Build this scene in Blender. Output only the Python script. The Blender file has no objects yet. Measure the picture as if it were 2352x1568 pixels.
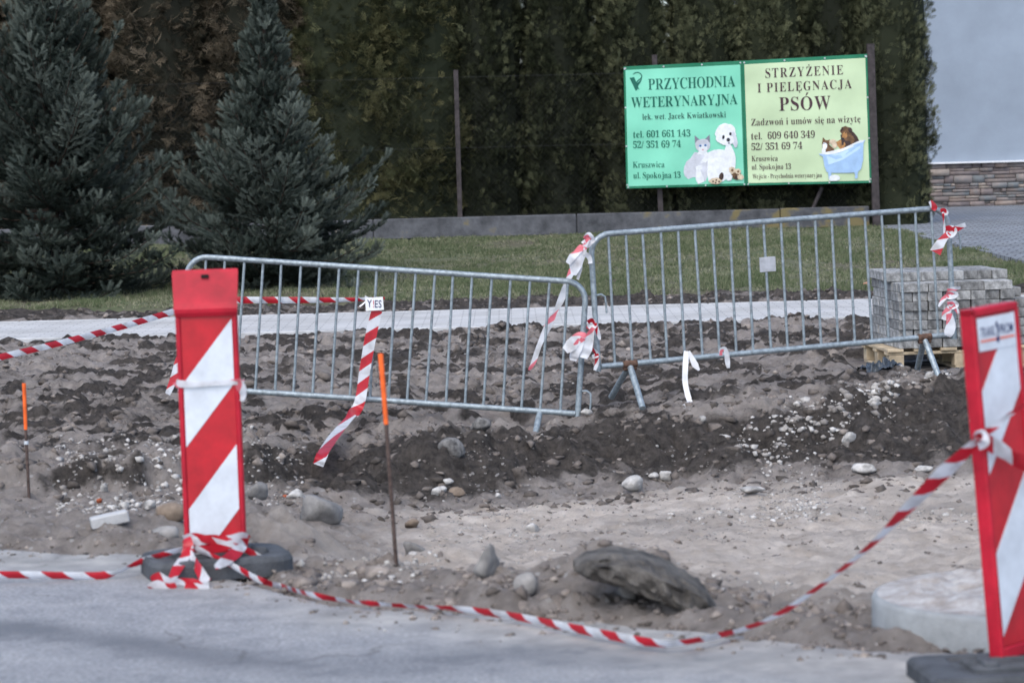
import bpy, math, random
import numpy as np
from mathutils import Vector, Matrix

# ------------------------------------------------------------------ camera, sky, sun, exposure
SC = bpy.context.scene
COL = SC.collection
CAM_H, PITCH, ROLL, FPX = 1.9, math.radians(4.37), math.radians(1.5), 6533.3
F = Vector((0, math.cos(PITCH), -math.sin(PITCH)))
U0 = Vector((0, math.sin(PITCH), math.cos(PITCH)))
R0 = Vector((1, 0, 0))
R = R0 * math.cos(ROLL) - U0 * math.sin(ROLL)
U = U0 * math.cos(ROLL) + R0 * math.sin(ROLL)
C = Vector((0, 0, CAM_H))
cd = bpy.data.cameras.new('camera')
cam = bpy.data.objects.new('camera', cd)
COL.objects.link(cam)
cd.sensor_width = 36.0
cd.lens = 100.0
cd.clip_start = 0.1
cd.clip_end = 2000.0
m = Matrix((R, U, -F)).transposed().to_4x4()
m.translation = C
cam.matrix_world = m
cd.dof.use_dof = True
cd.dof.focus_distance = 24.5
cd.dof.aperture_fstop = 4.5
SC.camera = cam

SUN_EL, SUN_AZ = math.radians(52), math.radians(200)
w = bpy.data.worlds.new('World')
SC.world = w
w.use_nodes = True
nt = w.node_tree
sky = nt.nodes.new('ShaderNodeTexSky')
sky.sky_type = 'NISHITA'
sky.sun_disc = False
sky.sun_elevation = SUN_EL
sky.sun_rotation = SUN_AZ
sky.air_density = 0.8
sky.dust_density = 2.0
sky.ozone_density = 1.0
nt.links.new(sky.outputs[0], nt.nodes['Background'].inputs[0])
nt.nodes['Background'].inputs[1].default_value = 0.135
ld = bpy.data.lights.new('sun', 'SUN')
ld.energy = 0.65
ld.angle = math.radians(70)
ld.color = (0.97, 1.0, 0.90)
sun = bpy.data.objects.new('sun', ld)
COL.objects.link(sun)
sd = Vector((math.sin(SUN_AZ) * math.cos(SUN_EL), math.cos(SUN_AZ) * math.cos(SUN_EL), math.sin(SUN_EL)))
sun.rotation_euler = sd.to_track_quat('Z', 'Y').to_euler()
sun.location = (0, 0, 30)
SC.view_settings.view_transform = 'Standard'
SC.view_settings.look = 'None'
SC.view_settings.exposure = 1.3
SC.view_settings.gamma = 1.0


# ------------------------------------------------------------------ survey helpers
def ray(px, py):
    return F + R * ((px - 1176.0) / FPX) - U * ((py - 784.0) / FPX)


def at(px, py, Y):
    d = ray(px, py)
    return C + d * (Y / d.y)


def gp(px, py, z=0.0):
    d = ray(px, py)
    return C + d * ((z - CAM_H) / d.z)


# ------------------------------------------------------------------ scene helpers
def tag(o, label=None, cat=None, group=None, kind=None):
    if label: o['label'] = label
    if cat: o['category'] = cat
    if group: o['group'] = group
    if kind: o['kind'] = kind
    return o


def empty(name, loc=(0, 0, 0)):
    o = bpy.data.objects.new(name, None)
    o.location = loc
    o.empty_display_size = 0.1
    COL.objects.link(o)
    return o


def link(name, me, mats, parent=None):
    o = bpy.data.objects.new(name, me)
    COL.objects.link(o)
    for mt in (mats if isinstance(mats, (list, tuple)) else [mats]):
        me.materials.append(mt)
    if parent is not None:
        o.parent = parent
        o.location = -world_loc(parent)
    return o


def world_loc(o):
    v = Vector(o.location)
    while o.parent is not None:
        o = o.parent
        v = v + Vector(o.location)
    return v


def np_mesh(name, V, faces, attrs=None, uv=None, midx=None, smooth=False):
    """faces: (M,k) int array with fixed k."""
    V = np.asarray(V, np.float32)
    faces = np.asarray(faces, np.int32)
    M, k = faces.shape
    me = bpy.data.meshes.new(name)
    me.vertices.add(len(V))
    me.vertices.foreach_set('co', V.ravel())
    me.loops.add(M * k)
    me.loops.foreach_set('vertex_index', faces.ravel())
    me.polygons.add(M)
    me.polygons.foreach_set('loop_start', np.arange(0, M * k, k, dtype=np.int32))
    me.update(calc_edges=True)
    for n, a in (attrs or {}).items():
        a = np.asarray(a, np.float32)
        if a.ndim == 1:
            at_ = me.attributes.new(n, 'FLOAT', 'POINT')
            at_.data.foreach_set('value', a)
        else:
            at_ = me.attributes.new(n, 'FLOAT_VECTOR', 'POINT')
            at_.data.foreach_set('vector', a.ravel())
    if smooth:
        me.polygons.foreach_set('use_smooth', np.ones(M, bool))
    me.validate()
    return me


class MB:
    """collects shapes for ONE mesh"""
    def __init__(s):
        s.v, s.f, s.m, s.uv, s.sm = [], [], [], [], []

    def add(s, vs, fs, mi=0, uvs=None, smooth=False):
        b = len(s.v)
        s.v += [tuple(v) for v in vs]
        for f in fs:
            s.f.append(tuple(i + b for i in f))
            s.m.append(mi)
            s.sm.append(smooth)
        s.uv += list(uvs) if uvs is not None else [(0.0, 0.0)] * len(vs)

    def box(s, c, d, M=None, mi=0, bev=0.0):
        hx, hy, hz = d[0] / 2, d[1] / 2, d[2] / 2
        c = Vector(c)
        if bev <= 0:
            P = [Vector((x, y, z)) for z in (-hz, hz) for y in (-hy, hy) for x in (-hx, hx)]
            fs = [(0, 2, 3, 1), (4, 5, 7, 6), (0, 1, 5, 4), (2, 6, 7, 3), (0, 4, 6, 2), (1, 3, 7, 5)]
        else:
            P, idx = [], {}
            for sx in (-1, 1):
                for sy in (-1, 1):
                    for sz in (-1, 1):
                        for a in range(3):
                            p = [sx * (hx - bev), sy * (hy - bev), sz * (hz - bev)]
                            p[a] += (sx, sy, sz)[a] * bev
                            idx[sx, sy, sz, a] = len(P)
                            P.append(Vector(p))
            fs = []
            for a in range(3):
                b_, c_ = (a + 1) % 3, (a + 2) % 3
                for sg in (-1, 1):
                    q = []
                    for (u, v) in ((-1, -1), (1, -1), (1, 1), (-1, 1)):
                        k = [0, 0, 0]; k[a] = sg; k[b_] = u; k[c_] = v
                        q.append(idx[k[0], k[1], k[2], a])
                    fs.append(q if sg > 0 else q[::-1])
            for a in range(3):
                b_, c_ = (a + 1) % 3, (a + 2) % 3
                for u in (-1, 1):
                    for v in (-1, 1):
                        k0 = [0, 0, 0]; k1 = [0, 0, 0]
                        k0[a] = -1; k1[a] = 1
                        k0[b_] = k1[b_] = u; k0[c_] = k1[c_] = v
                        q = [idx[k0[0], k0[1], k0[2], b_], idx[k1[0], k1[1], k1[2], b_], idx[k1[0], k1[1], k1[2], c_], idx[k0[0], k0[1], k0[2], c_]]
                        fs.append(q if u * v > 0 else q[::-1])
            for sx in (-1, 1):
                for sy in (-1, 1):
                    for sz in (-1, 1):
                        q = [idx[sx, sy, sz, 0], idx[sx, sy, sz, 1], idx[sx, sy, sz, 2]]
                        fs.append(q if sx * sy * sz > 0 else q[::-1])
        if M is not None:
            P = [M @ p for p in P]
        s.add([p + c for p in P], fs, mi)

    def tube(s, pts, r, n=10, mi=0, caps=True, smooth=True):
        pts = [Vector(p) for p in pts]
        rs = r if isinstance(r, (list, tuple)) else [r] * len(pts)
        T0 = (pts[1] - pts[0]).normalized()
        N = T0.orthogonal().normalized()
        vs = []
        for i, p in enumerate(pts):
            a = pts[max(i - 1, 0)]; b = pts[min(i + 1, len(pts) - 1)]
            T = (b - a).normalized()
            N = (N - T * N.dot(T)).normalized()
            B = T.cross(N)
            for k in range(n):
                t = 2 * math.pi * k / n
                vs.append(p + (N * math.cos(t) + B * math.sin(t)) * rs[i])
        fs = []
        for i in range(len(pts) - 1):
            for k in range(n):
                k2 = (k + 1) % n
                fs.append((i * n + k, i * n + k2, (i + 1) * n + k2, (i + 1) * n + k))
        s.add(vs, fs, mi, smooth=smooth)
        if caps:
            b = len(pts) - 1
            s.add(vs[:n], [tuple(range(n))[::-1]], mi)
            s.add(vs[b * n:], [tuple(range(n))], mi)

    def ribbon(s, pts, width, twist=0.0, mi=0, u0=0.0, sub=8, crumple=0.0, seed=0, fold=0.0, flat=False):
        """flat tape along a smooth curve; twist = turn about its own line (rad, value or list); width value or list"""
        rnd = random.Random(seed)
        pts = [Vector(p) for p in pts]
        n = len(pts)
        tw = twist if isinstance(twist, (list, tuple)) else [twist] * n
        wd = width if isinstance(width, (list, tuple)) else [width] * n
        P, TW, WD = [], [], []
        for i in range(n - 1):
            p0, p1, p2, p3 = pts[max(i - 1, 0)], pts[i], pts[i + 1], pts[min(i + 2, n - 1)]
            for k in range(sub + (1 if i == n - 2 else 0)):
                t = k / sub
                P.append(0.5 * ((2 * p1) + (p2 - p0) * t + (2 * p0 - 5 * p1 + 4 * p2 - p3) * t * t + (3 * p1 - p0 - 3 * p2 + p3) * t ** 3))
                TW.append(tw[i] * (1 - t) + tw[i + 1] * t)
                WD.append(wd[i] * (1 - t) + wd[i + 1] * t)
        vs, uv, fs = [], [], []
        u = u0
        prevW = None
        for i, p in enumerate(P):
            T = (P[min(i + 1, len(P) - 1)] - P[max(i - 1, 0)])
            T = T.normalized() if T.length > 1e-9 else Vector((1, 0, 0))
            if i: u += (P[i] - P[i - 1]).length if not flat else math.hypot(P[i].x - P[i - 1].x, P[i].z - P[i - 1].z)
            # width direction: perpendicular to the tape, lying in the plane that faces the street
            W = Vector((0, -1, 0)).cross(T)
            if W.length < 0.2: W = Vector((0, 0, 1)).cross(T)
            W.normalize()
            N = T.cross(W)
            a = TW[i]
            W2 = W * math.cos(a) + N * math.sin(a)
            N2 = T.cross(W2)
            if prevW is not None and prevW.dot(W2) < -0.5: W2 = -W2
            prevW = W2
            h = WD[i] / 2
            if i % 4 == 0:
                ca, cb = (cb if i else [crumple * rnd.uniform(-1, 1) for _ in range(3)]), [crumple * rnd.uniform(-1, 1) for _ in range(3)]
            c1, c2, c3 = [q_ * (1 - (i % 4) / 4) + w_ * (i % 4) / 4 for q_, w_ in zip(ca, cb)]
            vs += [p - W2 * h + N2 * c1, p + N2 * (c2 + fold), p + W2 * h + N2 * c3]
            uv += [(u, 0.0), (u, 0.5), (u, 1.0)]
        for i in range(len(P) - 1):
            a, b = i * 3, i * 3 + 3
            fs += [(a, a + 1, b + 1, b), (a + 1, a + 2, b + 2, b + 1)]
        s.add(vs, fs, mi, uv, smooth=True)
        return u

    def mesh(s, name):
        me = bpy.data.meshes.new(name)
        me.from_pydata(s.v, [], s.f)
        me.polygons.foreach_set('material_index', s.m)
        me.polygons.foreach_set('use_smooth', s.sm)
        if any(a != (0.0, 0.0) for a in s.uv):
            l = me.uv_layers.new(name='UVMap')
            li = np.empty(len(me.loops), np.int32)
            me.loops.foreach_get('vertex_index', li)
            l.data.foreach_set('uv', np.asarray(s.uv, np.float32)[li].ravel())
        me.update()
        return me

    def build(s, name, mats, parent=None):
        return link(name, s.mesh(name), mats, parent)


# ------------------------------------------------------------------ materials
MATS = {}


def nodes_of(name):
    mt = bpy.data.materials.new(name)
    mt.use_nodes = True
    return mt, mt.node_tree.nodes, mt.node_tree.links


def mat(name, col, rough=0.7, var=0.15, scale=8.0, metal=0.0, bump=0.0, bscale=60.0, col2=None, spots=0.0, rand=0.0, spec=0.3, detail=6.0):
    """plain surface whose own colour wanders between two tones (wear, dirt) with fine relief"""
    if name in MATS: return MATS[name]
    mt, N, L = nodes_of(name)
    b = N['Principled BSDF']
    b.inputs['Roughness'].default_value = rough
    b.inputs['Metallic'].default_value = metal
    b.inputs['Specular IOR Level'].default_value = spec
    tc = N.new('ShaderNodeTexCoord')
    nz = N.new('ShaderNodeTexNoise')
    nz.inputs['Scale'].default_value = scale
    nz.inputs['Detail'].default_value = detail
    nz.inputs['Roughness'].default_value = 0.65
    L.new(tc.outputs['Object'], nz.inputs['Vector'])
    cr = N.new('ShaderNodeValToRGB')
    c2 = col2 or tuple(c * (1 - var * 1.6) for c in col)
    cr.color_ramp.elements[0].position = 0.33
    cr.color_ramp.elements[1].position = 0.67
    cr.color_ramp.elements[0].color = (*c2, 1)
    cr.color_ramp.elements[1].color = (*[min(1, c * (1 + var * 0.5)) for c in col], 1)
    L.new(nz.outputs['Fac'], cr.inputs['Fac'])
    out = cr.outputs['Color']
    if rand > 0:
        oi = N.new('ShaderNodeObjectInfo')
        mr = N.new('ShaderNodeMapRange')
        mr.inputs['To Min'].default_value = 1 - rand
        mr.inputs['To Max'].default_value = 1 + rand
        L.new(oi.outputs['Random'], mr.inputs['Value'])
        hs = N.new('ShaderNodeHueSaturation')
        L.new(mr.outputs[0], hs.inputs['Value'])
        L.new(out, hs.inputs['Color'])
        out = hs.outputs['Color']
    L.new(out, b.inputs['Base Color'])
    if bump > 0:
        n2 = N.new('ShaderNodeTexNoise')
        n2.inputs['Scale'].default_value = bscale
        n2.inputs['Detail'].default_value = 8
        L.new(tc.outputs['Object'], n2.inputs['Vector'])
        bp = N.new('ShaderNodeBump')
        bp.inputs['Strength'].default_value = bump
        bp.inputs['Distance'].default_value = 0.01
        L.new(n2.outputs['Fac'], bp.inputs['Height'])
        L.new(bp.outputs[0], b.inputs['Normal'])
    MATS[name] = mt
    return mt


def attr_mat(name, cols, attr='tone', rough=0.8, spec=0.2, trans=0.0, nscale=0.0, namp=0.25, objrand=0.0):
    """colour ramp over a per-vertex tone attribute"""
    mt, N, L = nodes_of(name)
    b = N['Principled BSDF']
    b.inputs['Roughness'].default_value = rough
    b.inputs['Specular IOR Level'].default_value = spec
    a = N.new('ShaderNodeAttribute')
    a.attribute_name = attr
    cr = N.new('ShaderNodeValToRGB')
    e = cr.color_ramp.elements
    while len(e) < len(cols): e.new(0.5)
    for i, c in enumerate(cols):
        e[i].position = i / (len(cols) - 1)
        e[i].color = (*c, 1)
    fac = a.outputs['Fac']
    if objrand > 0:
        oi = N.new('ShaderNodeObjectInfo')
        mo = N.new('ShaderNodeMath'); mo.operation = 'MULTIPLY_ADD'
        L.new(oi.outputs['Random'], mo.inputs[0]); mo.inputs[1].default_value = 2 * objrand; mo.inputs[2].default_value = -objrand
        mp = N.new('ShaderNodeMath'); L.new(mo.outputs[0], mp.inputs[0]); L.new(fac, mp.inputs[1])
        fac = mp.outputs[0]
    if nscale > 0:
        tc = N.new('ShaderNodeTexCoord')
        nz = N.new('ShaderNodeTexNoise')
        nz.inputs['Scale'].default_value = nscale
        nz.inputs['Detail'].default_value = 5
        L.new(tc.outputs['Object'], nz.inputs['Vector'])
        ma = N.new('ShaderNodeMath'); ma.operation = 'MULTIPLY_ADD'
        L.new(nz.outputs['Fac'], ma.inputs[0])
        ma.inputs[1].default_value = namp * 2
        ma.inputs[2].default_value = -namp
        mb = N.new('ShaderNodeMath'); mb.operation = 'ADD'
        L.new(ma.outputs[0], mb.inputs[0]); L.new(fac, mb.inputs[1])
        fac = mb.outputs[0]
    L.new(fac, cr.inputs['Fac'])
    L.new(cr.outputs['Color'], b.inputs['Base Color'])
    if trans > 0:
        t = N.new('ShaderNodeBsdfTranslucent')
        L.new(cr.outputs['Color'], t.inputs['Color'])
        mx = N.new('ShaderNodeMixShader')
        mx.inputs[0].default_value = trans
        L.new(b.outputs[0], mx.inputs[1]); L.new(t.outputs[0], mx.inputs[2])
        L.new(mx.outputs[0], N['Material Output'].inputs['Surface'])
    MATS[name] = mt
    return mt


def tape_mat(name, period=0.17, slant=0.35, red=(0.52, 0.015, 0.03), white=(0.68, 0.69, 0.72), duty=0.5):
    mt, N, L = nodes_of(name)
    b = N['Principled BSDF']
    b.inputs['Roughness'].default_value = 0.35
    uv = N.new('ShaderNodeUVMap')
    sx = N.new('ShaderNodeSeparateXYZ')
    L.new(uv.outputs[0], sx.inputs[0])
    m1 = N.new('ShaderNodeMath'); m1.operation = 'DIVIDE'; m1.inputs[1].default_value = period
    L.new(sx.outputs['X'], m1.inputs[0])
    m2 = N.new('ShaderNodeMath'); m2.operation = 'MULTIPLY_ADD'; m2.inputs[1].default_value = slant
    L.new(sx.outputs['Y'], m2.inputs[0]); L.new(m1.outputs[0], m2.inputs[2])
    m3 = N.new('ShaderNodeMath'); m3.operation = 'FRACT'
    L.new(m2.outputs[0], m3.inputs[0])
    m4 = N.new('ShaderNodeMath'); m4.operation = 'GREATER_THAN'; m4.inputs[1].default_value = duty
    L.new(m3.outputs[0], m4.inputs[0])
    mx = N.new('ShaderNodeMix'); mx.data_type = 'RGBA'
    mx.inputs['A'].default_value = (*red, 1)
    mx.inputs['B'].default_value = (*white, 1)
    L.new(m4.outputs[0], mx.inputs['Factor'])
    out = mx.outputs['Result']
    # grime
    tc = N.new('ShaderNodeTexCoord')
    nz = N.new('ShaderNodeTexNoise'); nz.inputs['Scale'].default_value = 14; nz.inputs['Detail'].default_value = 6
    L.new(tc.outputs['Object'], nz.inputs['Vector'])
    cr = N.new('ShaderNodeValToRGB')
    cr.color_ramp.elements[0].position = 0.35; cr.color_ramp.elements[0].color = (0.72, 0.7, 0.68, 1)
    cr.color_ramp.elements[1].position = 0.55; cr.color_ramp.elements[1].color = (1, 1, 1, 1)
    L.new(nz.outputs['Fac'], cr.inputs['Fac'])
    mu = N.new('ShaderNodeMix'); mu.data_type = 'RGBA'; mu.blend_type = 'MULTIPLY'; mu.inputs['Factor'].default_value = 1
    L.new(out, mu.inputs['A']); L.new(cr.outputs['Color'], mu.inputs['B'])
    out = mu.outputs['Result']
    L.new(out, b.inputs['Base Color'])
    t = N.new('ShaderNodeBsdfTranslucent')
    L.new(out, t.inputs['Color'])
    ms = N.new('ShaderNodeMixShader'); ms.inputs[0].default_value = 0.3
    L.new(b.outputs[0], ms.inputs[1]); L.new(t.outputs[0], ms.inputs[2])
    L.new(ms.outputs[0], N['Material Output'].inputs['Surface'])
    MATS[name] = mt
    return mt


TAPE = tape_mat('barrier_tape')
TAPE_LONG = tape_mat('barrier_tape_folded', period=0.185, slant=0.28)
TAPE_FADED = tape_mat('barrier_tape_faded', period=0.36, slant=0.2, red=(0.72, 0.16, 0.2), duty=0.22)
TAPE_WHITE = mat('white_tape', (0.75, 0.75, 0.77), 0.4, 0.1, 15)
GALV = mat('galvanised_steel', (0.29, 0.34, 0.37), 0.45, 0.28, 35, metal=0.35, bump=0.15, bscale=120, spec=0.5)
RUST = mat('rust', (0.12, 0.07, 0.05), 0.9, 0.4, 30, bump=0.4)
PLATE = mat('dull_zinc_plate', (0.42, 0.43, 0.46), 0.5, 0.15, 20, metal=0.2)
RED = mat('red_plastic', (0.44, 0.009, 0.026), 0.5, 0.22, 8, bump=0.06, bscale=30, spec=0.3, detail=12)
REDF = mat('red_sheeting', (0.46, 0.006, 0.016), 0.38, 0.2, 7, spec=0.5, detail=12, bump=0.05, bscale=200)
WHITEF = mat('white_sheeting', (0.60, 0.64, 0.69), 0.4, 0.13, 7, spec=0.5, detail=12, bump=0.05, bscale=200)
RUBBER = mat('recycled_rubber', (0.075, 0.08, 0.088), 0.8, 0.35, 9, bump=0.5, bscale=90, col2=(0.04, 0.043, 0.047))
DARKSLOT = mat('slot_black', (0.01, 0.01, 0.01), 0.9, 0.0)
ORANGE = mat('orange_spray_paint', (0.85, 0.14, 0.025), 0.6, 0.2, 25)
ROD = mat('rusty_rod', (0.10, 0.07, 0.06), 0.85, 0.4, 40, bump=0.4)
CONC = mat('pale_concrete', (0.46, 0.46, 0.46), 0.85, 0.2, 6, bump=0.35, bscale=50)
WOOD = mat('pale_pallet_wood', (0.50, 0.40, 0.27), 0.8, 0.3, 9, bump=0.3, bscale=40)
FILM = mat('dark_plastic_film', (0.055, 0.065, 0.075), 0.25, 0.3, 10, spec=0.6)
PAVER = mat('grey_concrete_paver', (0.31, 0.31, 0.305), 0.9, 0.4, 22, bump=0.7, bscale=120, rand=0.35)
TRUNK = mat('brown_bark', (0.06, 0.045, 0.035), 0.95, 0.4, 20, bump=0.6)

# ------------------------------------------------------------------ noise
def h2(ix, iy, seed):
    h = (ix.astype(np.int64) * 374761393 + iy.astype(np.int64) * 668265263 + seed * 974634777) & 0xFFFFFFFF
    h = ((h ^ (h >> 13)) * 1274126177) & 0xFFFFFFFF
    h = ((h ^ (h >> 16)) * 2246822519) & 0xFFFFFFFF
    h = h ^ (h >> 15)
    return (h & 0xFFFFFF) / float(0xFFFFFF)


def vn(x, y, seed):
    ix, iy = np.floor(x), np.floor(y)
    fx, fy = x - ix, y - iy
    fx = fx ** 3 * (fx * (fx * 6 - 15) + 10); fy = fy ** 3 * (fy * (fy * 6 - 15) + 10)
    a = h2(ix, iy, seed); b = h2(ix + 1, iy, seed); c = h2(ix, iy + 1, seed); d = h2(ix + 1, iy + 1, seed)
    return (a * (1 - fx) + b * fx) * (1 - fy) + (c * (1 - fx) + d * fx) * fy


def fbm(x, y, seed, oct=4, gain=0.5, lac=2.03):
    s = 0; a = 1; t = 0
    for k in range(oct):
        s = s + a * vn(x, y, seed + k * 17); t += a
        x = x * lac + 3.1; y = y * lac + 1.7; a *= gain
    return s / t * 2 - 1


def clods(x, y, cell, seed, dens=0.6):
    """lumps of soil: random flattened domes, one per cell at most"""
    X, Y = x / cell, y / cell
    ix, iy = np.floor(X), np.floor(Y)
    out = np.zeros_like(X)
    for dx in (-1, 0, 1):
        for dy in (-1, 0, 1):
            cx, cy = ix + dx, iy + dy
            px, py = cx + h2(cx, cy, seed), cy + h2(cx, cy, seed + 1)
            r = (0.25 + 0.5 * h2(cx, cy, seed + 2)) * (h2(cx, cy, seed + 3) < dens)
            e = 0.6 + 0.8 * h2(cx, cy, seed + 4)
            d2 = ((X - px) * e) ** 2 + ((Y - py) / e) ** 2
            q = np.maximum(0, 1 - d2 / np.maximum(r * r, 1e-6))
            out = np.maximum(out, np.sqrt(q) * r)
    return out * cell


def sstep(a, b, x):
    t = np.clip((x - a) / (b - a), 0, 1)
    return t * t * (3 - 2 * t)


# ------------------------------------------------------------------ lie of the land (x right, y away from the street)
def curve_from(pix, z):
    P = [gp(a, b, z) for a, b in pix]
    P.sort(key=lambda p: p.x)
    return np.array([p.x for p in P]), np.array([p.y for p in P])


EDX, EDY = curve_from([(-300, 1250), (0, 1262), (330, 1275), (500, 1315), (650, 1352), (760, 1390), (1000, 1402), (1300, 1425), (1700, 1452), (2000, 1492), (2352, 1490), (2700, 1480)], 0)
BTX, BTY = curve_from([(-300, 1085), (0, 1075), (300, 1060), (620, 1010), (740, 975), (1000, 965), (1300, 942), (1600, 944), (1900, 915), (2200, 880), (2600, 850)], 0)


TOX, TOY = curve_from([(-300, 1165), (0, 1168), (300, 1175), (700, 1165), (1000, 1150), (1300, 1118), (1600, 1096), (1900, 1088), (2200, 1085), (2600, 1080)], -0.30)


def edge_y(x): return np.interp(x, EDX, EDY)
def bank_y(x): return np.interp(x, BTX, BTY)


# heaps: pixel on the photo's ground, height, radii
HEAPS = [(640, 1245, 0.17, 0.33, 0.35), (1010, 1270, 0.10, 0.30, 0.30), (1180, 1372, 0.075, 0.40, 0.20), (1500, 1425, 0.10, 0.36, 0.15), (1430, 1345, 0.15, 0.24, 0.20), (1440, 1388, 0.13, 0.30, 0.12), (1400, 1400, 0.07, 0.25, 0.12), (830, 1335, 0.09, 0.28, 0.14), (1110, 1398, 0.08, 0.30, 0.12), (1290, 1412, 0.09, 0.26, 0.12), (1640, 1445, 0.08, 0.18, 0.14), (1880, 1420, 0.06, 0.25, 0.25), (1560, 1380, 0.06, 0.2, 0.2), (900, 1352, 0.07, 0.3, 0.2),
         (120, 1240, 0.08, 0.5, 0.22), (330, 1235, 0.06, 0.35, 0.25), (420, 1190, 0.08, 0.25, 0.2), (1060, 1035, 0.13, 0.32, 0.25),
         (1500, 1205, 0.05, 0.5, 0.25), (1900, 1320, 0.05, 0.3, 0.3), (2150, 1250, 0.06, 0.4, 0.4), (1750, 1180, 0.05, 0.4, 0.25), (300, 985, 0.06, 0.3, 0.4), (130, 1000, 0.09, 0.25, 0.3),
         (1420, 1150, 0.05, 0.5, 0.3), (1180, 985, -0.13, 0.55, 0.45), (790, 1010, -0.13, 0.40, 0.8), (950, 960, -0.06, 0.5, 0.4), (2160, 905, 0.02, 0.4, 0.2)]
HEAPW = [(gp(a, b, -0.1), h, sx, sy) for a, b, h, sx, sy in HEAPS]


def land(x, y):
    """height plus zone weights"""
    x = np.asarray(x, float); y = np.asarray(y, float)
    wob = 0.26 * fbm(x * 1.3, y * 1.3, 5, 3) + 0.16 * fbm(x * 5, y * 5, 9, 3)
    e = edge_y(x) + 0.06 * fbm(x * 3, y * 3, 21, 3)
    bt = bank_y(x) + wob
    toe = np.minimum(np.interp(x, TOX, TOY) + 0.7 * wob, bt - 0.45)
    depth = -0.17 - 0.19 * sstep(-2.0, -0.5, x)
    rise = 0.10 * sstep(0.5, 3.0, x) * sstep(16, 18.5, y) * sstep(27, 23, y)
    t = np.clip((y - e) / np.maximum(toe - e, 0.1), 0, 1)
    zt = -0.03 + (depth + 0.03) * sstep(0, 0.8, t)
    k = sstep(0, 1, (y - toe) / (bt - toe))
    kk = np.clip(k + 0.25 * fbm(x * 3, y * 3, 31, 4) * k * (1 - k) * 4, 0, 1)
    z = zt * (1 - kk)
    z = z + rise
    far = sstep(29.5, 42, y) * 0.25
    z = z + far
    off = sstep(e - 0.05, e + 0.25, y)          # 0 on the road
    for p, h, sx, sy in HEAPW:
        g = np.exp(-((x - p.x) / sx) ** 2 - ((y - p.y) / sy) ** 2)
        z = z + h * g * (1 + 0.5 * fbm(x * 7, y * 7, 77, 3)) * off
    ridge = np.exp(-((y - e - 0.28) / 0.17) ** 2) * (0.03 + 0.05 * vn(x * 2.2, y * 0.3, 41))
    z = z + ridge * off
    # zones
    sand = sstep(0.06, 0.3, t) * sstep(0.0, -0.4, (y - toe)) * sstep(-1.6, -0.3, x + 0.5 * fbm(x, y * 1.5, 51, 3))
    sand = sand * sstep(0.45, 1.35, y - e + 0.5 * fbm(x * 1.8, y * 1.8, 53, 3))
    sand = np.clip(sand * (1.0 + 0.9 * fbm(x * 1.2, y * 2.0, 52, 4)), 0, 1)
    face = k * (1 - k) * 4
    verge = sstep(-0.1, 0.3, y - bt)
    # relief
    wx = x + 0.05 * fbm(x * 6, y * 6, 61, 3); wy = y + 0.05 * fbm(x * 6, y * 6, 62, 3)
    big = clods(wx, wy, 0.30, 71, 0.5)
    mid = clods(wx, wy, 0.14, 72, 0.65)
    sml = clods(wx, wy, 0.065, 73, 0.7)
    rough = fbm(x * 9, y * 9, 81, 4)
    lump = clods(wx + 0.02 * rough, wy + 0.02 * rough, 0.17, 75, 0.5)
    crag = np.abs(fbm(x * 13, y * 13, 83, 4))
    patch = sstep(-0.35, 0.35, fbm(x * 0.9, y * 0.7, 91, 3))
    vz = 0.16 * big * patch + 0.30 * mid * (0.25 + 0.75 * patch) + 0.40 * sml + 0.42 * lump - 0.055 * crag + 0.030 * rough + 0.035 * fbm(x * 1.3, y * 1.3, 95, 3)
    tz = 0.10 * big + 0.22 * mid + 0.40 * sml + 0.2 * lump - 0.040 * crag + 0.022 * rough
    sz = 0.04 * big + 0.10 * mid + 0.26 * sml - 0.022 * crag + 0.020 * rough + 0.03 * fbm(x * 1.7, y * 3, 96, 3)
    fz = 0.35 * big + 0.45 * mid + 0.4 * sml + 0.4 * lump - 0.06 * crag + 0.05 * rough
    rel = (tz * (1 - sand) + sz * sand) * (1 - verge) + vz * verge
    rel = rel * (1 - 0.8 * face) + fz * 0.8 * face
    # ribs left by a digger's track
    tr = np.exp(-((x - 0.15) / 0.35) ** 2 - ((y - 19.6) / 0.7) ** 2)
    rel = rel + tr * 0.022 * np.sin((y + 0.8 * x - 0.6 * x * x) * 2 * math.pi / 0.2)
    pad = sstep(2.3, 2.6, x) * sstep(4.3, 4.1, x) * sstep(19.65, 20.2, y) * sstep(21.95, 21.7, y)      # trodden flat under the pallet
    z = z * (1 - pad) + 0.022 * pad
    z = z + rel * off * (1 - 0.95 * pad)
    under = sstep(26.15, 26.35, y) * sstep(29.1, 28.9, y)      # bedding under the path
    z = z * (1 - under) + (-0.10) * under
    lawn = sstep(30.2, 31.2, y + 0.35 * fbm(x * 0.8, y, 101, 3))
    z = z * (1 - lawn) + (far - 0.06) * lawn
    z = z * off + (-0.06) * (1 - off) + 0.0
    return z, sand, face, verge, t, off


def H(x, y):
    return float(land(np.array([x]), np.array([y]))[0][0])


def hit(px, py, z=0.0):
    for _ in range(12):
        p = gp(px, py, z)
        z = 0.5 * z + 0.5 * H(p.x, p.y)
    return gp(px, py, z)


def axis(*segs):
    out = [segs[0][0]]
    for a, b, st in segs:
        n = max(1, int(round((b - a) / st)))
        out += list(np.linspace(a, b, n + 1)[1:])
    return np.array(out)


def grid_faces(nx, ny):
    i = np.arange(nx - 1)[None, :] + np.arange(ny - 1)[:, None] * nx
    return np.stack([i, i + 1, i + 1 + nx, i + nx], -1).reshape(-1, 4)


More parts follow.
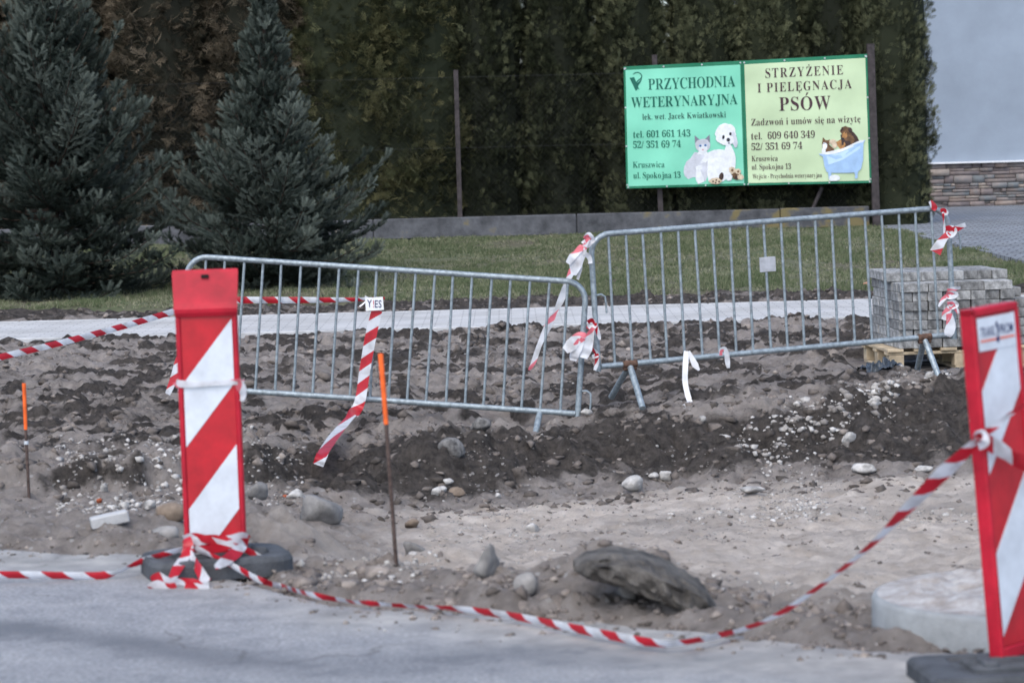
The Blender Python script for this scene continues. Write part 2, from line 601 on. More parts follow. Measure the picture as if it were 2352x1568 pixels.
gx = axis((-400, -60, 40), (-60, -12, 4), (-12, -5, 0.25), (-5, -3.9, 0.06), (-3.9, 3.9, 0.02), (3.9, 5, 0.06), (5, 12, 0.25), (12, 60, 4), (60, 400, 40))
gy = axis((-60, 4, 8), (4, 9.4, 0.4), (9.4, 15, 0.017), (15, 21.5, 0.02), (21.5, 26.4, 0.03), (26.4, 29, 0.3), (29, 31.5, 0.04), (31.5, 42, 0.4), (42, 60, 3), (60, 600, 60))
GX, GY = np.meshgrid(gx, gy)
Z, SAND, FACE, VERGE, TT, OFF = land(GX.ravel(), GY.ravel())
xs, ys = GX.ravel(), GY.ravel()
# damp soil lies in patches of its own
damp = sstep(-0.25, 0.35, fbm(xs * 1.6 + 4, ys * 1.1, 111, 4)) * 0.6 + 0.4 * sstep(-0.1, 0.5, fbm(xs * 6, ys * 4, 113, 4))
fvar = 0.95 + 0.4 * fbm(xs * 2.3, ys * 2.3, 117, 4)
rgh = fbm(xs * 9, ys * 9, 81, 4)
clump = clods(xs + 0.05 * fbm(xs * 6, ys * 6, 61, 3) + 0.02 * rgh, ys + 0.05 * fbm(xs * 6, ys * 6, 62, 3) + 0.02 * rgh, 0.17, 75, 0.5) / 0.06
damp = np.clip(0.0 + damp * 0.65 * (1 - 0.6 * SAND) * (0.35 + 0.65 * np.maximum(VERGE, FACE)) + FACE * fvar * (0.45 + 0.75 * sstep(-2.2, -0.5, xs)) + 0.45 * sstep(29.0, 29.4, ys) + np.clip(clump, 0, 1) * (0.85 * VERGE + 0.35 * (1 - VERGE) * (1 - SAND)) * sstep(.25, .5, vn(xs * 2, ys * 2, 118)) - 0.16 * (1 - VERGE) - 0.25 * SAND, 0, 1)
lime = np.clip(sstep(0.1, 0.5, fbm(xs * 1.3, ys * 1.6, 121, 3)) * (1 - SAND) * (1 - VERGE) * 0.9 + sstep(-1.2, -2.0, xs) * (1 - VERGE) * 0.5, 0, 1) * OFF
me = np_mesh('ground', np.stack([xs, ys, Z], -1), grid_faces(len(gx), len(gy)), {'sand': SAND, 'damp': damp, 'lime': lime}, smooth=True)


def ground_mat():
    mt, N, L = nodes_of('soil_and_sand')
    b = N['Principled BSDF']
    b.inputs['Roughness'].default_value = 0.95
    b.inputs['Specular IOR Level'].default_value = 0.15
    tc = N.new('ShaderNodeTexCoord')

    def noise(sc, det=6, rough=0.6):
        n = N.new('ShaderNodeTexNoise')
        n.inputs['Scale'].default_value = sc; n.inputs['Detail'].default_value = det; n.inputs['Roughness'].default_value = rough
        L.new(tc.outputs['Object'], n.inputs['Vector'])
        return n.outputs['Fac']

    def ramp(fac, p0, c0, p1, c1):
        r = N.new('ShaderNodeValToRGB')
        r.color_ramp.elements[0].position = p0; r.color_ramp.elements[0].color = (*c0, 1)
        r.color_ramp.elements[1].position = p1; r.color_ramp.elements[1].color = (*c1, 1)
        L.new(fac, r.inputs['Fac'])
        return r.outputs['Color']

    def mix(f, a, b_):
        x = N.new('ShaderNodeMix'); x.data_type = 'RGBA'
        L.new(f, x.inputs['Factor']); L.new(a, x.inputs['A']); L.new(b_, x.inputs['B'])
        return x.outputs['Result']

    def attr(n):
        a = N.new('ShaderNodeAttribute'); a.attribute_name = n
        return a.outputs['Fac']

    def math_(op, a, b_):
        x = N.new('ShaderNodeMath'); x.operation = op; x.use_clamp = True
        for i, v in enumerate((a, b_)):
            if isinstance(v, (int, float)): x.inputs[i].default_value = v
            else: L.new(v, x.inputs[i])
        return x.outputs[0]

    dry = ramp(noise(7, 9, 0.7), 0.36, (0.215, 0.188, 0.170), 0.66, (0.39, 0.348, 0.318))
    wet = ramp(noise(14, 9, 0.7), 0.36, (0.034, 0.030, 0.027), 0.66, (0.112, 0.097, 0.087))
    sandc = ramp(noise(6, 9, 0.7), 0.36, (0.47, 0.40, 0.34), 0.64, (0.72, 0.64, 0.565))
    # damp edges are ragged at every size
    dm = math_('ADD', attr('damp'), math_('MULTIPLY', math_('SUBTRACT', noise(26, 8, 0.7), 0.5), 0.9))
    dm2 = N.new('ShaderNodeMapRange'); dm2.interpolation_type = 'SMOOTHSTEP'
    dm2.inputs['From Min'].default_value = 0.28; dm2.inputs['From Max'].default_value = 0.72
    L.new(dm, dm2.inputs['Value'])
    c = mix(attr('sand'), dry, sandc)
    c = mix(dm2.outputs[0], c, wet)
    # chips of limestone in the fill
    vo = N.new('ShaderNodeTexVoronoi'); vo.inputs['Scale'].default_value = 26
    L.new(tc.outputs['Object'], vo.inputs['Vector'])
    ss = N.new('ShaderNodeSeparateColor'); L.new(vo.outputs['Color'], ss.inputs[0])
    chip = math_('MULTIPLY', math_('LESS_THAN', vo.outputs['Distance'], 0.30), math_('LESS_THAN', ss.outputs[0], 0.22))
    chip = math_('MULTIPLY', chip, attr('lime'))
    ch = N.new('ShaderNodeRGB'); ch.outputs[0].default_value = (0.5, 0.48, 0.46, 1)
    c = mix(chip, c, ch.outputs[0])
    L.new(c, b.inputs['Base Color'])
    bp = N.new('ShaderNodeBump'); bp.inputs['Strength'].default_value = 1.0; bp.inputs['Distance'].default_value = 0.036
    L.new(noise(48, 12, 0.8), bp.inputs['Height'])
    L.new(bp.outputs[0], b.inputs['Normal'])
    return mt


g = link('ground', me, ground_mat())
tag(g, 'bare churned soil and pale sand between road and path', 'ground', kind='structure')

# ------------------------------------------------------------------ road
def road_mat():
    mt, N, L = nodes_of('dusty_asphalt')
    b = N['Principled BSDF']
    b.inputs['Roughness'].default_value = 0.8
    tc = N.new('ShaderNodeTexCoord')
    def noise(sc, det, vec=None):
        n = N.new('ShaderNodeTexNoise'); n.inputs['Scale'].default_value = sc; n.inputs['Detail'].default_value = det
        n.inputs['Roughness'].default_value = 0.6
        L.new(vec or tc.outputs['Object'], n.inputs['Vector']); return n.outputs['Fac']
    def ramp(fac, st):
        r = N.new('ShaderNodeValToRGB')
        e = r.color_ramp.elements
        while len(e) < len(st): e.new(0.5)
        for i, (p, c) in enumerate(st): e[i].position = p; e[i].color = (*c, 1)
        L.new(fac, r.inputs['Fac']); return r.outputs['Color']
    def mix(f, a, b_):
        x = N.new('ShaderNodeMix'); x.data_type = 'RGBA'
        L.new(f, x.inputs['Factor']); L.new(a, x.inputs['A']); L.new(b_, x.inputs['B']); return x.outputs['Result']
    grain = ramp(noise(55, 10), [(0.34, (0.10, 0.105, 0.118)), (0.5, (0.215, 0.223, 0.243)), (0.66, (0.38, 0.388, 0.41))])
    dust = ramp(noise(5.0, 12), [(0.3, (0.19, 0.18, 0.17)), (0.5, (0.28, 0.27, 0.255)), (0.68, (0.38, 0.36, 0.335))])
    at1 = N.new('ShaderNodeAttribute'); at1.attribute_name = 'dust'
    at2 = N.new('ShaderNodeAttribute'); at2.attribute_name = 'stain'
    c = mix(at1.outputs['Fac'], grain, dust)
    st = N.new('ShaderNodeRGB'); st.outputs[0].default_value = (0.10, 0.105, 0.115, 1)
    c = mix(at2.outputs['Fac'], c, st.outputs[0])
    # hairline cracks filled with dirt
    wv = N.new('ShaderNodeTexNoise'); wv.inputs['Scale'].default_value = 2.5; wv.inputs['Detail'].default_value = 6
    L.new(tc.outputs['Object'], wv.inputs['Vector'])
    vm = N.new('ShaderNodeVectorMath'); vm.operation = 'MULTIPLY_ADD'; vm.inputs[1].default_value = (.5, .5, 0)
    L.new(wv.outputs['Color'], vm.inputs[0]); L.new(tc.outputs['Object'], vm.inputs[2])
    vo = N.new('ShaderNodeTexVoronoi'); vo.feature = 'DISTANCE_TO_EDGE'; vo.inputs['Scale'].default_value = 0.9
    L.new(vm.outputs[0], vo.inputs['Vector'])
    ck = ramp(vo.outputs['Distance'], [(0.0, (.7, .7, .7)), (0.010, (0, 0, 0))])
    ckm = N.new('ShaderNodeMath'); ckm.operation = 'MULTIPLY'; L.new(ck, ckm.inputs[0]); L.new(ramp(noise(1.3, 3), [(0.5, (0, 0, 0)), (0.6, (1, 1, 1))]), ckm.inputs[1])
    dk = N.new('ShaderNodeRGB'); dk.outputs[0].default_value = (0.07, 0.066, 0.062, 1)
    c = mix(ckm.outputs[0], c, dk.outputs[0])
    L.new(c, b.inputs['Base Color'])
    bp = N.new('ShaderNodeBump'); bp.inputs['Strength'].default_value = 0.6; bp.inputs['Distance'].default_value = 0.008
    L.new(noise(90, 6), bp.inputs['Height']); L.new(bp.outputs[0], b.inputs['Normal'])
    return mt


rx = axis((-60, -6, 3), (-6, -3, 0.1), (-3, 3, 0.025), (3, 6, 0.1), (6, 60, 3))
rv = np.concatenate([np.linspace(-8, 8.2, 30)[:-1], np.linspace(8.2, 14.0, 230)])
RX, RV = np.meshgrid(rx, rv)
ey = edge_y(RX) + 0.11 * fbm(RX * 3, RX * 0 + 2, 21, 5) + 0.06
RY = np.minimum(RV, ey)
cover = sstep(0.30, 0.0, ey - RY)
RZ = 0.0 + 0.006 * fbm(RX * 1.5, RY * 1.5, 131, 3) + 0.002 * fbm(RX * 14, RY * 14, 132, 3) - 0.035 * sstep(0.12, 0.0, ey - RY)
band = RY - (9.95 + 0.9 * sstep(-0.6, -2.2, RX) + 0.25 * sstep(0.5, 2.0, RX) + 0.16 * fbm(RX * 0.9, RY * 0.9, 141, 3))
stain = np.exp(-(band / 0.22) ** 2) * (0.45 + 0.6 * vn(RX * 1.6, RY * 3.0, 142)) * sstep(1.4, -0.2, RX) + 0.35 * sstep(0.1, 0.5, fbm(RX * 0.8, RY * 1.6, 143, 3)) * sstep(10.2, 9.4, RY)
stain = np.clip(stain + 0.25 * sstep(0.25, 0.4, fbm(RX * 11, RY * 11, 144, 3)), 0, 0.85) * (1 - cover)
dust = np.clip(sstep(1.2, 0.0, ey - RY) * (0.5 + 0.7 * fbm(RX * 1.5, RY * 2, 151, 3)) + 0.35 + 0.4 * sstep(-0.6, 0.5, RX) * sstep(1.6, 0.6, ey - RY), 0, 1)
me = np_mesh('road', np.stack([RX.ravel(), RY.ravel(), RZ.ravel()], -1), grid_faces(len(rx), len(rv)), {'dust': dust.ravel(), 'stain': stain.ravel()}, smooth=True)
o = link('road', me, road_mat())
tag(o, 'worn dusty grey asphalt road along the bottom of the picture', 'road', kind='structure')

# ------------------------------------------------------------------ path, lawn, driveway
def brick_mat(name, c1, c2, mortar, bw, bh, ms, rotz=0.0, scale=1.0, bump=0.4, msm=0.1):
    mt, N, L = nodes_of(name)
    b = N['Principled BSDF']; b.inputs['Roughness'].default_value = 0.85; b.inputs['Specular IOR Level'].default_value = 0.3
    tc = N.new('ShaderNodeTexCoord')
    mp = N.new('ShaderNodeMapping'); mp.inputs['Rotation'].default_value = (0, 0, rotz)
    L.new(tc.outputs['Object'], mp.inputs['Vector'])
    br = N.new('ShaderNodeTexBrick')
    br.inputs['Scale'].default_value = scale
    br.inputs['Brick Width'].default_value = bw; br.inputs['Row Height'].default_value = bh
    br.inputs['Mortar Size'].default_value = ms; br.inputs['Mortar Smooth'].default_value = msm
    br.inputs['Color1'].default_value = (*c1, 1); br.inputs['Color2'].default_value = (*c2, 1); br.inputs['Mortar'].default_value = (*mortar, 1)
    L.new(mp.outputs[0], br.inputs['Vector'])
    nz = N.new('ShaderNodeTexNoise'); nz.inputs['Scale'].default_value = 1.2; nz.inputs['Detail'].default_value = 7
    L.new(tc.outputs['Object'], nz.inputs['Vector'])
    cr = N.new('ShaderNodeValToRGB')
    cr.color_ramp.elements[0].position = 0.3; cr.color_ramp.elements[0].color = (0.78, 0.77, 0.75, 1)
    cr.color_ramp.elements[1].position = 0.6; cr.color_ramp.elements[1].color = (1, 1, 1, 1)
    L.new(nz.outputs['Fac'], cr.inputs['Fac'])
    mu = N.new('ShaderNodeMix'); mu.data_type = 'RGBA'; mu.blend_type = 'MULTIPLY'; mu.inputs['Factor'].default_value = 1
    L.new(br.outputs['Color'], mu.inputs['A']); L.new(cr.outputs['Color'], mu.inputs['B'])
    L.new(mu.outputs['Result'], b.inputs['Base Color'])
    bp = N.new('ShaderNodeBump'); bp.invert = True; bp.inputs['Strength'].default_value = bump; bp.inputs['Distance'].default_value = 0.01
    L.new(br.outputs['Fac'], bp.inputs['Height']); L.new(bp.outputs[0], b.inputs['Normal'])
    return mt


b = MB()
for i in range(60):                                   # slabs laid in lengths so the edge wanders a little
    x0 = -30 + i
    b.box((x0 + 0.5, 27.62, -0.045), (1.0, 2.34, 0.15))
o = b.build('path', brick_mat('pale_paving', (0.52, 0.51, 0.495), (0.45, 0.445, 0.44), (0.30, 0.295, 0.29), 0.24, 0.115, 0.006, bump=0.5))
tag(o, 'newly laid pale paver footpath crossing the site', 'path', kind='structure')
b = MB()
for i in range(60):
    x0 = -30 + i
    b.box((x0 + 0.5, 26.41, -0.05), (0.992, 0.07, 0.168), bev=0.008)
    b.box((x0 + 0.5, 28.83, -0.05), (0.992, 0.07, 0.168), bev=0.008)
o = b.build('path_kerb', CONC)
tag(o, 'narrow concrete edging along both sides of the path', 'kerb', kind='structure')

lx = axis((-60, -9, 2), (-9, 9, 0.08), (9, 60, 2)); ly = axis((29.6, 42.4, 0.08), (42.4, 120, 4))
LX, LY = np.meshgrid(lx, ly)
lf = sstep(29.5, 42, LY) * 0.25
lin = sstep(30.5, 31.3, LY + 0.35 * fbm(LX * 0.8, LY, 101, 3) + 0.12 * fbm(LX * 4, LY * 4, 102, 3))
LZ = lf + 0.035 * fbm(LX * 1.3, LY * 1.3, 161, 3) + 0.02 * fbm(LX * 6, LY * 6, 162, 3) - 0.25 * (1 - lin) - 0.2 * sstep(0.02, 0.12, LX - np.interp(LY, [29.2, 33.9, 39.3, 42.0, 42.9, 49.6], [6.6, 6.12, 5.60, 5.42, 5.0, 5.0])) * (LY < 49.5)
green = np.clip(0.5 + 0.6 * fbm(LX * 0.9, LY * 0.5, 171, 4) + 0.3 * fbm(LX * 6, LY * 3, 172, 3), 0, 1)
me = np_mesh('lawn', np.stack([LX.ravel(), LY.ravel(), LZ.ravel()], -1), grid_faces(len(lx), len(ly)), {'tone': green.ravel()}, smooth=True)
o = link('lawn', me, attr_mat('turf', [(0.085, 0.072, 0.055), (0.105, 0.105, 0.068), (0.080, 0.10, 0.052)], nscale=22, namp=0.6, rough=1.0))
tag(o, 'thin winter lawn between the path and the low wall', 'lawn', kind='structure')

rng = np.random.default_rng(4)
NB = 110000
bx = rng.uniform(-8.2, 8.2, NB); by = 30.4 + (rng.random(NB) ** 1.25) * 11.6
lin = sstep(30.5, 31.3, by + 0.35 * fbm(bx * 0.8, by, 101, 3) + 0.12 * fbm(bx * 4, by * 4, 102, 3))
dn = np.clip(0.5 + 0.7 * fbm(bx * 1.7, by * 1.0, 173, 4), 0, 1)
keep = (lin > 0.75) & (rng.random(NB) < 0.15 + dn) & ~((bx > 5.5) & (by > 32.5) & (bx > 6.2 - (by - 33.9) * 0.09))
bx, by, dn = bx[keep], by[keep], dn[keep]
bz = sstep(29.5, 42, by) * 0.25 + 0.035 * fbm(bx * 1.3, by * 1.3, 161, 3) + 0.02 * fbm(bx * 6, by * 6, 162, 3) - 0.005
n = len(bx)
V = np.zeros((n, 9, 3), np.float32)
tone = np.clip(rng.random(n) * 0.6 + 0.4 * (1 - dn) + 0.0, 0, 1)
for k in range(3):
    a = rng.uniform(0, 6.28, n); hgt = rng.uniform(0.02, 0.05, n) * (0.7 + 0.8 * dn); ln = rng.uniform(0.01, 0.05, n)
    ox, oy = rng.normal(0, 0.012, n), rng.normal(0, 0.012, n)
    ww = 0.006
    V[:, 3 * k, :] = np.stack([bx + ox - ww, by + oy, bz], -1)
    V[:, 3 * k + 1, :] = np.stack([bx + ox + ww, by + oy, bz], -1)
    V[:, 3 * k + 2, :] = np.stack([bx + ox + np.cos(a) * ln, by + oy + np.sin(a) * ln, bz + hgt], -1)
me = np_mesh('grass', V.reshape(-1, 3), np.arange(n * 9).reshape(-1, 3), {'tone': np.repeat(tone, 9)})
o = link('grass', me, attr_mat('grass_blades', [(0.065, 0.10, 0.042), (0.135, 0.155, 0.085), (0.32, 0.30, 0.21)], rough=0.8, trans=0.3))
tag(o, 'short sparse green and straw coloured grass of the lawn', 'grass', kind='stuff')

b = MB()
z0 = 0.285
pl = [(5.42, 42.0), (5.60, 39.3), (6.12, 33.9), (6.6, 29.2), (14, 29.2), (14, 49.6), (5.0, 49.6), (5.0, 42.9)]
pv = []
def dz(y): return 0.06 + 0.20 * float(sstep(29.5, 42, np.array(y)))
pv = [(x, y, dz(y)) for x, y in pl]
cut = [(5.0, 42.9), (5.42, 42.0), (5.60, 39.3), (6.12, 33.9), (6.6, 29.2)]
rows = [49.6, 46, 42.9, 42.0, 39.3, 36.5, 33.9, 31.5, 29.2]
def left_at(y):
    ys_ = [29.2, 33.9, 39.3, 42.0, 42.9, 49.6]; xs_ = [6.6, 6.12, 5.60, 5.42, 5.0, 5.0]
    return float(np.interp(y, ys_, xs_))
vs, fs = [], []
for y in rows:
    vs += [(left_at(y), y, dz(y)), (14, y, dz(y))]
nr = len(rows)
fs = [(2 * i + 1, 2 * i, 2 * i + 2, 2 * i + 3) for i in range(nr - 1)]
b.add(vs, fs)
vs2 = [(left_at(y), y, dz(y) - 0.25) for y in rows]
b.add([v for v in vs[::2]] + vs2, [(i, nr + i, nr + i + 1, i + 1) for i in range(nr - 1)])
o = b.build('driveway', brick_mat('grey_driveway_paving', (0.20, 0.215, 0.24), (0.25, 0.265, 0.29), (0.05, 0.055, 0.06), 0.26, 0.17, 0.012, rotz=0.35, bump=0.8))
tag(o, 'blue grey paver driveway running to the house', 'driveway', kind='structure')

# ------------------------------------------------------------------ house
house = empty('house', (9.5, 49.7, 0.25))
tag(house, 'house with pale blue grey plaster above a stone clad base', 'house')
b = MB(); b.box((10.0, 54.75, 3.6), (13.0, 10.0, 5.2))
b.build('wall', mat('pale_plaster', (0.285, 0.335, 0.40), 0.9, 0.07, 1.5, bump=0.12, bscale=200), house)
b = MB(); b.box((10.0, 49.70, 1.02), (13.0, 0.16, 0.03), bev=0.004)
b.build('drip_strip', mat('white_strip', (0.75, 0.76, 0.78), 0.5, 0.05), house)
# cladding: split stones in broken courses, each a thick irregular block
rnd = random.Random(3)
sv, sf, st = [], [], []
def stone(x0, x1, za, zb, dep):
    j = lambda s=0.006: rnd.uniform(-s, s)
    base = len(sv); tone_ = rnd.random()
    yb, yf = 49.75, 49.74 - dep
    sv.extend([(x0, yb, za), (x1, yb, za), (x1, yb, zb), (x0, yb, zb)])
    sv.extend([(x0 + 0.006 + j(), yf + j(0.008), za + 0.005 + j(0.003)), (x1 - 0.006 + j(), yf + j(0.008), za + 0.005 + j(0.004)), (x1 - 0.006 + j(), yf + j(0.01), zb - 0.004 + j(0.003)), (x0 + 0.006 + j(), yf + j(0.01), zb - 0.004 + j(0.003))])
    for f in ((4, 5, 6, 7), (0, 1, 5, 4), (1, 2, 6, 5), (2, 3, 7, 6), (3, 0, 4, 7)):
        sf.append(tuple(i + base for i in f))
    st.extend([tone_] * 8)
z = 0.24
while z < 0.99:
    ch = min(rnd.choice([0.07, 0.10, 0.12, 0.14]), 1.0 - z)
    if ch < 0.03: break
    x = 3.5
    while x < 16.5:
        wd = rnd.uniform(0.16, 0.55)
        if ch > 0.09 and rnd.random() < 0.5:
            k = rnd.uniform(0.35, 0.65)
            stone(x, x + wd, z, z + ch * k, rnd.uniform(0.03, 0.07)); 
            xm = x + wd * rnd.uniform(0.3, 0.7)
            stone(x, xm, z + ch * k, z + ch, rnd.uniform(0.03, 0.07)); stone(xm, x + wd, z + ch * k, z + ch, rnd.uniform(0.03, 0.07))
        else:
            stone(x, x + wd, z, z + ch, rnd.uniform(0.03, 0.08))
        x += wd
    z += ch
me = np_mesh('stone_cladding', np.array(sv), np.array(sf), {'tone': np.array(st)})
link('stone_cladding', me, attr_mat('split_stone', [(0.15, 0.13, 0.135), (0.30, 0.25, 0.23), (0.17, 0.19, 0.20), (0.24, 0.19, 0.17), (0.36, 0.31, 0.27), (0.14, 0.12, 0.125)], nscale=7, namp=0.2, rough=0.9), house)

# ------------------------------------------------------------------ low wall and chain link fence
FY = 41.9                                             # line of the wall and fence
def wall_mat():
    mt = mat('old_concrete_wall', (0.105, 0.108, 0.118), 0.95, 0.35, 4.0, bump=0.5, bscale=40, col2=(0.045, 0.047, 0.052))
    N, L = mt.node_tree.nodes, mt.node_tree.links
    b = N['Principled BSDF']
    src = b.inputs['Base Color'].links[0].from_socket
    tc = N.new('ShaderNodeTexCoord'); nz = N.new('ShaderNodeTexNoise'); nz.inputs['Scale'].default_value = 4; nz.inputs['Detail'].default_value = 7
    L.new(tc.outputs['Object'], nz.inputs['Vector'])
    sx = N.new('ShaderNodeSeparateXYZ'); L.new(tc.outputs['Object'], sx.inputs[0])
    mr = N.new('ShaderNodeMapRange'); mr.inputs['From Min'].default_value = 1.6; mr.inputs['From Max'].default_value = 5.0; mr.inputs['To Min'].default_value = -0.12; mr.inputs['To Max'].default_value = 0.08
    L.new(sx.outputs['X'], mr.inputs['Value'])
    ad = N.new('ShaderNodeMath'); L.new(nz.outputs['Fac'], ad.inputs[0]); L.new(mr.outputs[0], ad.inputs[1])
    cr = N.new('ShaderNodeValToRGB'); cr.color_ramp.elements[0].position = 0.52; cr.color_ramp.elements[0].color = (0, 0, 0, 1)
    cr.color_ramp.elements[1].position = 0.62; cr.color_ramp.elements[1].color = (0.8, 0.8, 0.8, 1)
    L.new(ad.outputs[0], cr.inputs['Fac'])
    mx = N.new('ShaderNodeMix'); mx.data_type = 'RGBA'; mx.inputs['B'].default_value = (0.17, 0.135, 0.05, 1)
    L.new(cr.outputs['Color'], mx.inputs['Factor']); L.new(src, mx.inputs['A']); L.new(mx.outputs['Result'], b.inputs['Base Color'])
    return mt
b = MB()
x = -14.0
rnd = random.Random(8)
while x < 5.3:
    wd = min(3.0, 5.32 - x)
    b.box((x + wd / 2, FY + 0.1 + rnd.uniform(-.006, .006), 0.40 + rnd.uniform(-.008, .008)), (wd - 0.012, 0.16, 0.30), bev=0.012)
    x += wd
b.box((-4.3, FY + 0.12, 0.3), (19.2, 0.1, 0.4))
o = b.build('concrete_wall', wall_mat())
tag(o, 'low weathered concrete wall under the wire fence, yellow lichen at one end', 'low wall')

fence = empty('wire_fence', (0, FY + 0.1, 0.55))
tag(fence, 'sagging chain link fence with rusty posts standing on the low wall', 'fence')
POST = mat('brown_painted_steel', (0.052, 0.043, 0.044), 0.7, 0.35, 12, bump=0.2)
def post(pa, pb, wpx, zbot, y=FY + 0.1):
    A = at(*pa, y); B_ = at(*pb, y)
    hw = wpx / FPX * y / 2
    b = MB()
    d = (A - B_); ln = d.length
    Mx = Matrix((Vector((1, 0, 0)), Vector((0, 1, 0)), d.normalized())).transposed()
    b.box((A + B_) / 2, (hw * 2, hw * 2, ln), M=Mx, bev=0.006)
    b.box(A + Vector((0, 0, 0.006)), (hw * 2.1, hw * 2.1, 0.012))
    return b
post((1047, 163), (1057, 500), 11, 0).build('post', POST, fence)
post((1503, 128), (1518, 500), 12, 0).build('post', POST, fence)
post((592, 200), (600, 505), 11, 0).build('post', POST, fence)
post((130, 230), (138, 510), 11, 0).build('post', POST, fence)
b = post((1999, 103), (2014, 548), 17, 0, FY - 0.02)
b.build('post', POST, fence)
b = MB(); b.tube([at(1888, 430, FY + 0.12), at(1860, 496, FY + 0.12)], 0.03, 8)
b.build('strut', POST, fence)
b = MB()
zb, zt, xa, xb = 0.55, 2.62, -8.5, 5.2
def wirey(x): return FY + 0.12 + 0.02 * math.sin(x * 1.3)
st_ = 0.085
k = xa - (zt - zb)
wv, wf = [], []
def wire(p, q, r=0.0006):
    base = len(wv)
    for P in (p, q):
        wv.extend([(P[0] - r, P[1], P[2] - r), (P[0] + r, P[1] - r, P[2]), (P[0], P[1] + r, P[2] + r)])
    for i in range(3):
        j = (i + 1) % 3
        wf.append((base + i, base + j, base + 3 + j, base + 3 + i))
while k < xb:
    for sgn in (1, -1):
        x0, x1 = (k, k + zt - zb) if sgn > 0 else (k + zt - zb, k)
        a_, b_ = (x0, zb), (x1, zt)
        lo, hi = 0.0, 1.0
        dx = x1 - x0
        for lim, s in ((xa, 1), (xb, -1)):
            t = (lim - x0) / dx
            if (dx > 0) == (s > 0): lo = max(lo, t)
            else: hi = min(hi, t)
        if hi > lo:
            wire((x0 + dx * lo, wirey(x0 + dx * lo), zb + (zt - zb) * lo), (x0 + dx * hi, wirey(x0 + dx * hi) + 0.004 * sgn, zb + (zt - zb) * hi))
    k += st_
for zz in (zb + 0.03, (zb + zt) / 2, zt):
    wire((xa, FY + 0.12, zz), (xb, FY + 0.12, zz - 0.03), 0.0016)
me = np_mesh('wire_mesh', np.array(wv), np.array(wf))
link('wire_mesh', me, mat('dull_wire', (0.05, 0.052, 0.053), 0.6, 0.1, metal=0.3), fence)

# ------------------------------------------------------------------ foliage
def frames(D, roll, rng):
    D = D / np.linalg.norm(D, axis=1, keepdims=True)
    up = np.where(np.abs(D[:, 2:3]) > 0.95, np.array([[1., 0, 0]]), np.array([[0, 0, 1.]]))
    S = np.cross(up, D); S /= np.linalg.norm(S, axis=1, keepdims=True)
    T = np.cross(D, S)
    c, s = np.cos(roll)[:, None], np.sin(roll)[:, None]
    return D, S * c + T * s, T * c - S * s


def place(tpl, P, D, roll, scale, rng):
    D, S, T = frames(D, roll, rng)
    Mx = np.stack([D, S, T], 1)                      # rows
    return np.einsum('vk,nkj->nvj', tpl, Mx) * scale[:, None, None] + P[:, None, :]


def shoot_template(seed, n=60):
    r = np.random.default_rng(seed)
    out = []
    for i in range(n):
        t = 0.05 + 0.95 * i / n
        a = i * 2.4 + r.uniform(-.3, .3)
        fw = 0.62 + r.uniform(-.15, .2)
        ln = 0.33 * (1.1 - 0.35 * t) * r.uniform(.8, 1.15)
        d = np.array([fw, math.cos(a) * 0.8, math.sin(a) * 0.8 + 0.12]); d /= np.linalg.norm(d)
        s = np.cross(d, [0.3, -math.sin(a), math.cos(a)]); s /= np.linalg.norm(s)
        p = np.array([t * 0.9, 0, 0])
        out += [p - s * 0.020, p + s * 0.020, p + d * ln]
    out += [np.array([0, -.02, 0]), np.array([0, .02, 0]), np.array([0.95, 0, 0])]
    return np.array(out)


def frond_template(seed, pairs=6):
    """flat spray of scale leaves like a thuja's"""
    r = np.random.default_rng(seed)
    out = []
    def leaf(p, d, ln, w_):
        d = d / np.linalg.norm(d)
        s = np.array([-d[1], d[0], 0.0]) + np.array([0, 0, r.uniform(-.5, .5)])
        s /= np.linalg.norm(s)
        out.extend([p - s * w_, p + s * w_, p + d * ln])
    for i in range(pairs):
        t = 0.1 + 0.85 * i / pairs
        for sg in (-1, 1):
            a = sg * r.uniform(0.55, 0.95)
            ln = (0.55 * (1 - t) + 0.16) * r.uniform(.75, 1.2)
            d = np.array([math.cos(a), math.sin(a), r.uniform(-.25, .25)])
            p = np.array([t + (0.04 if sg > 0 else 0), 0, 0.04 * r.uniform(-1, 1)])
            leaf(p, d, ln, 0.026)
            for q in (0.35, 0.62):
                a2 = a + r.choice([-1, 1]) * r.uniform(.5, .8)
                leaf(p + d * ln * q, np.array([math.cos(a2), math.sin(a2), r.uniform(-.3, .3)]), ln * 0.5, 0.022)
    leaf(np.zeros(3), np.array([1., 0, 0.02]), 1.0, 0.03)
    return np.array(out)


SHOOTS = [shoot_template(s) for s in (1, 2, 3)]
FRONDS = [frond_template(s) for s in (11, 12, 13, 14)]


def foliage_mesh(name, P, D, scale, tone, tpls, seed, rollamp=3.14, extra=None):
    rng = np.random.default_rng(seed)
    Vs, Ts = [], []
    pick = rng.integers(0, len(tpls), len(P))
    for k, tp in enumerate(tpls):
        q = pick == k
        v = place(tp, P[q], D[q], rng.uniform(-rollamp, rollamp, q.sum()), scale[q], rng)
        Vs.append(v.reshape(-1, 3)); Ts.append(np.repeat(tone[q], len(tp)))
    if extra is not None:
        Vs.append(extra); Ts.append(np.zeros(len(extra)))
    V = np.concatenate(Vs); T = np.concatenate(Ts)
    return np_mesh(name, V, np.arange(len(V)).reshape(-1, 3), {'tone': np.clip(T, 0, 1)})


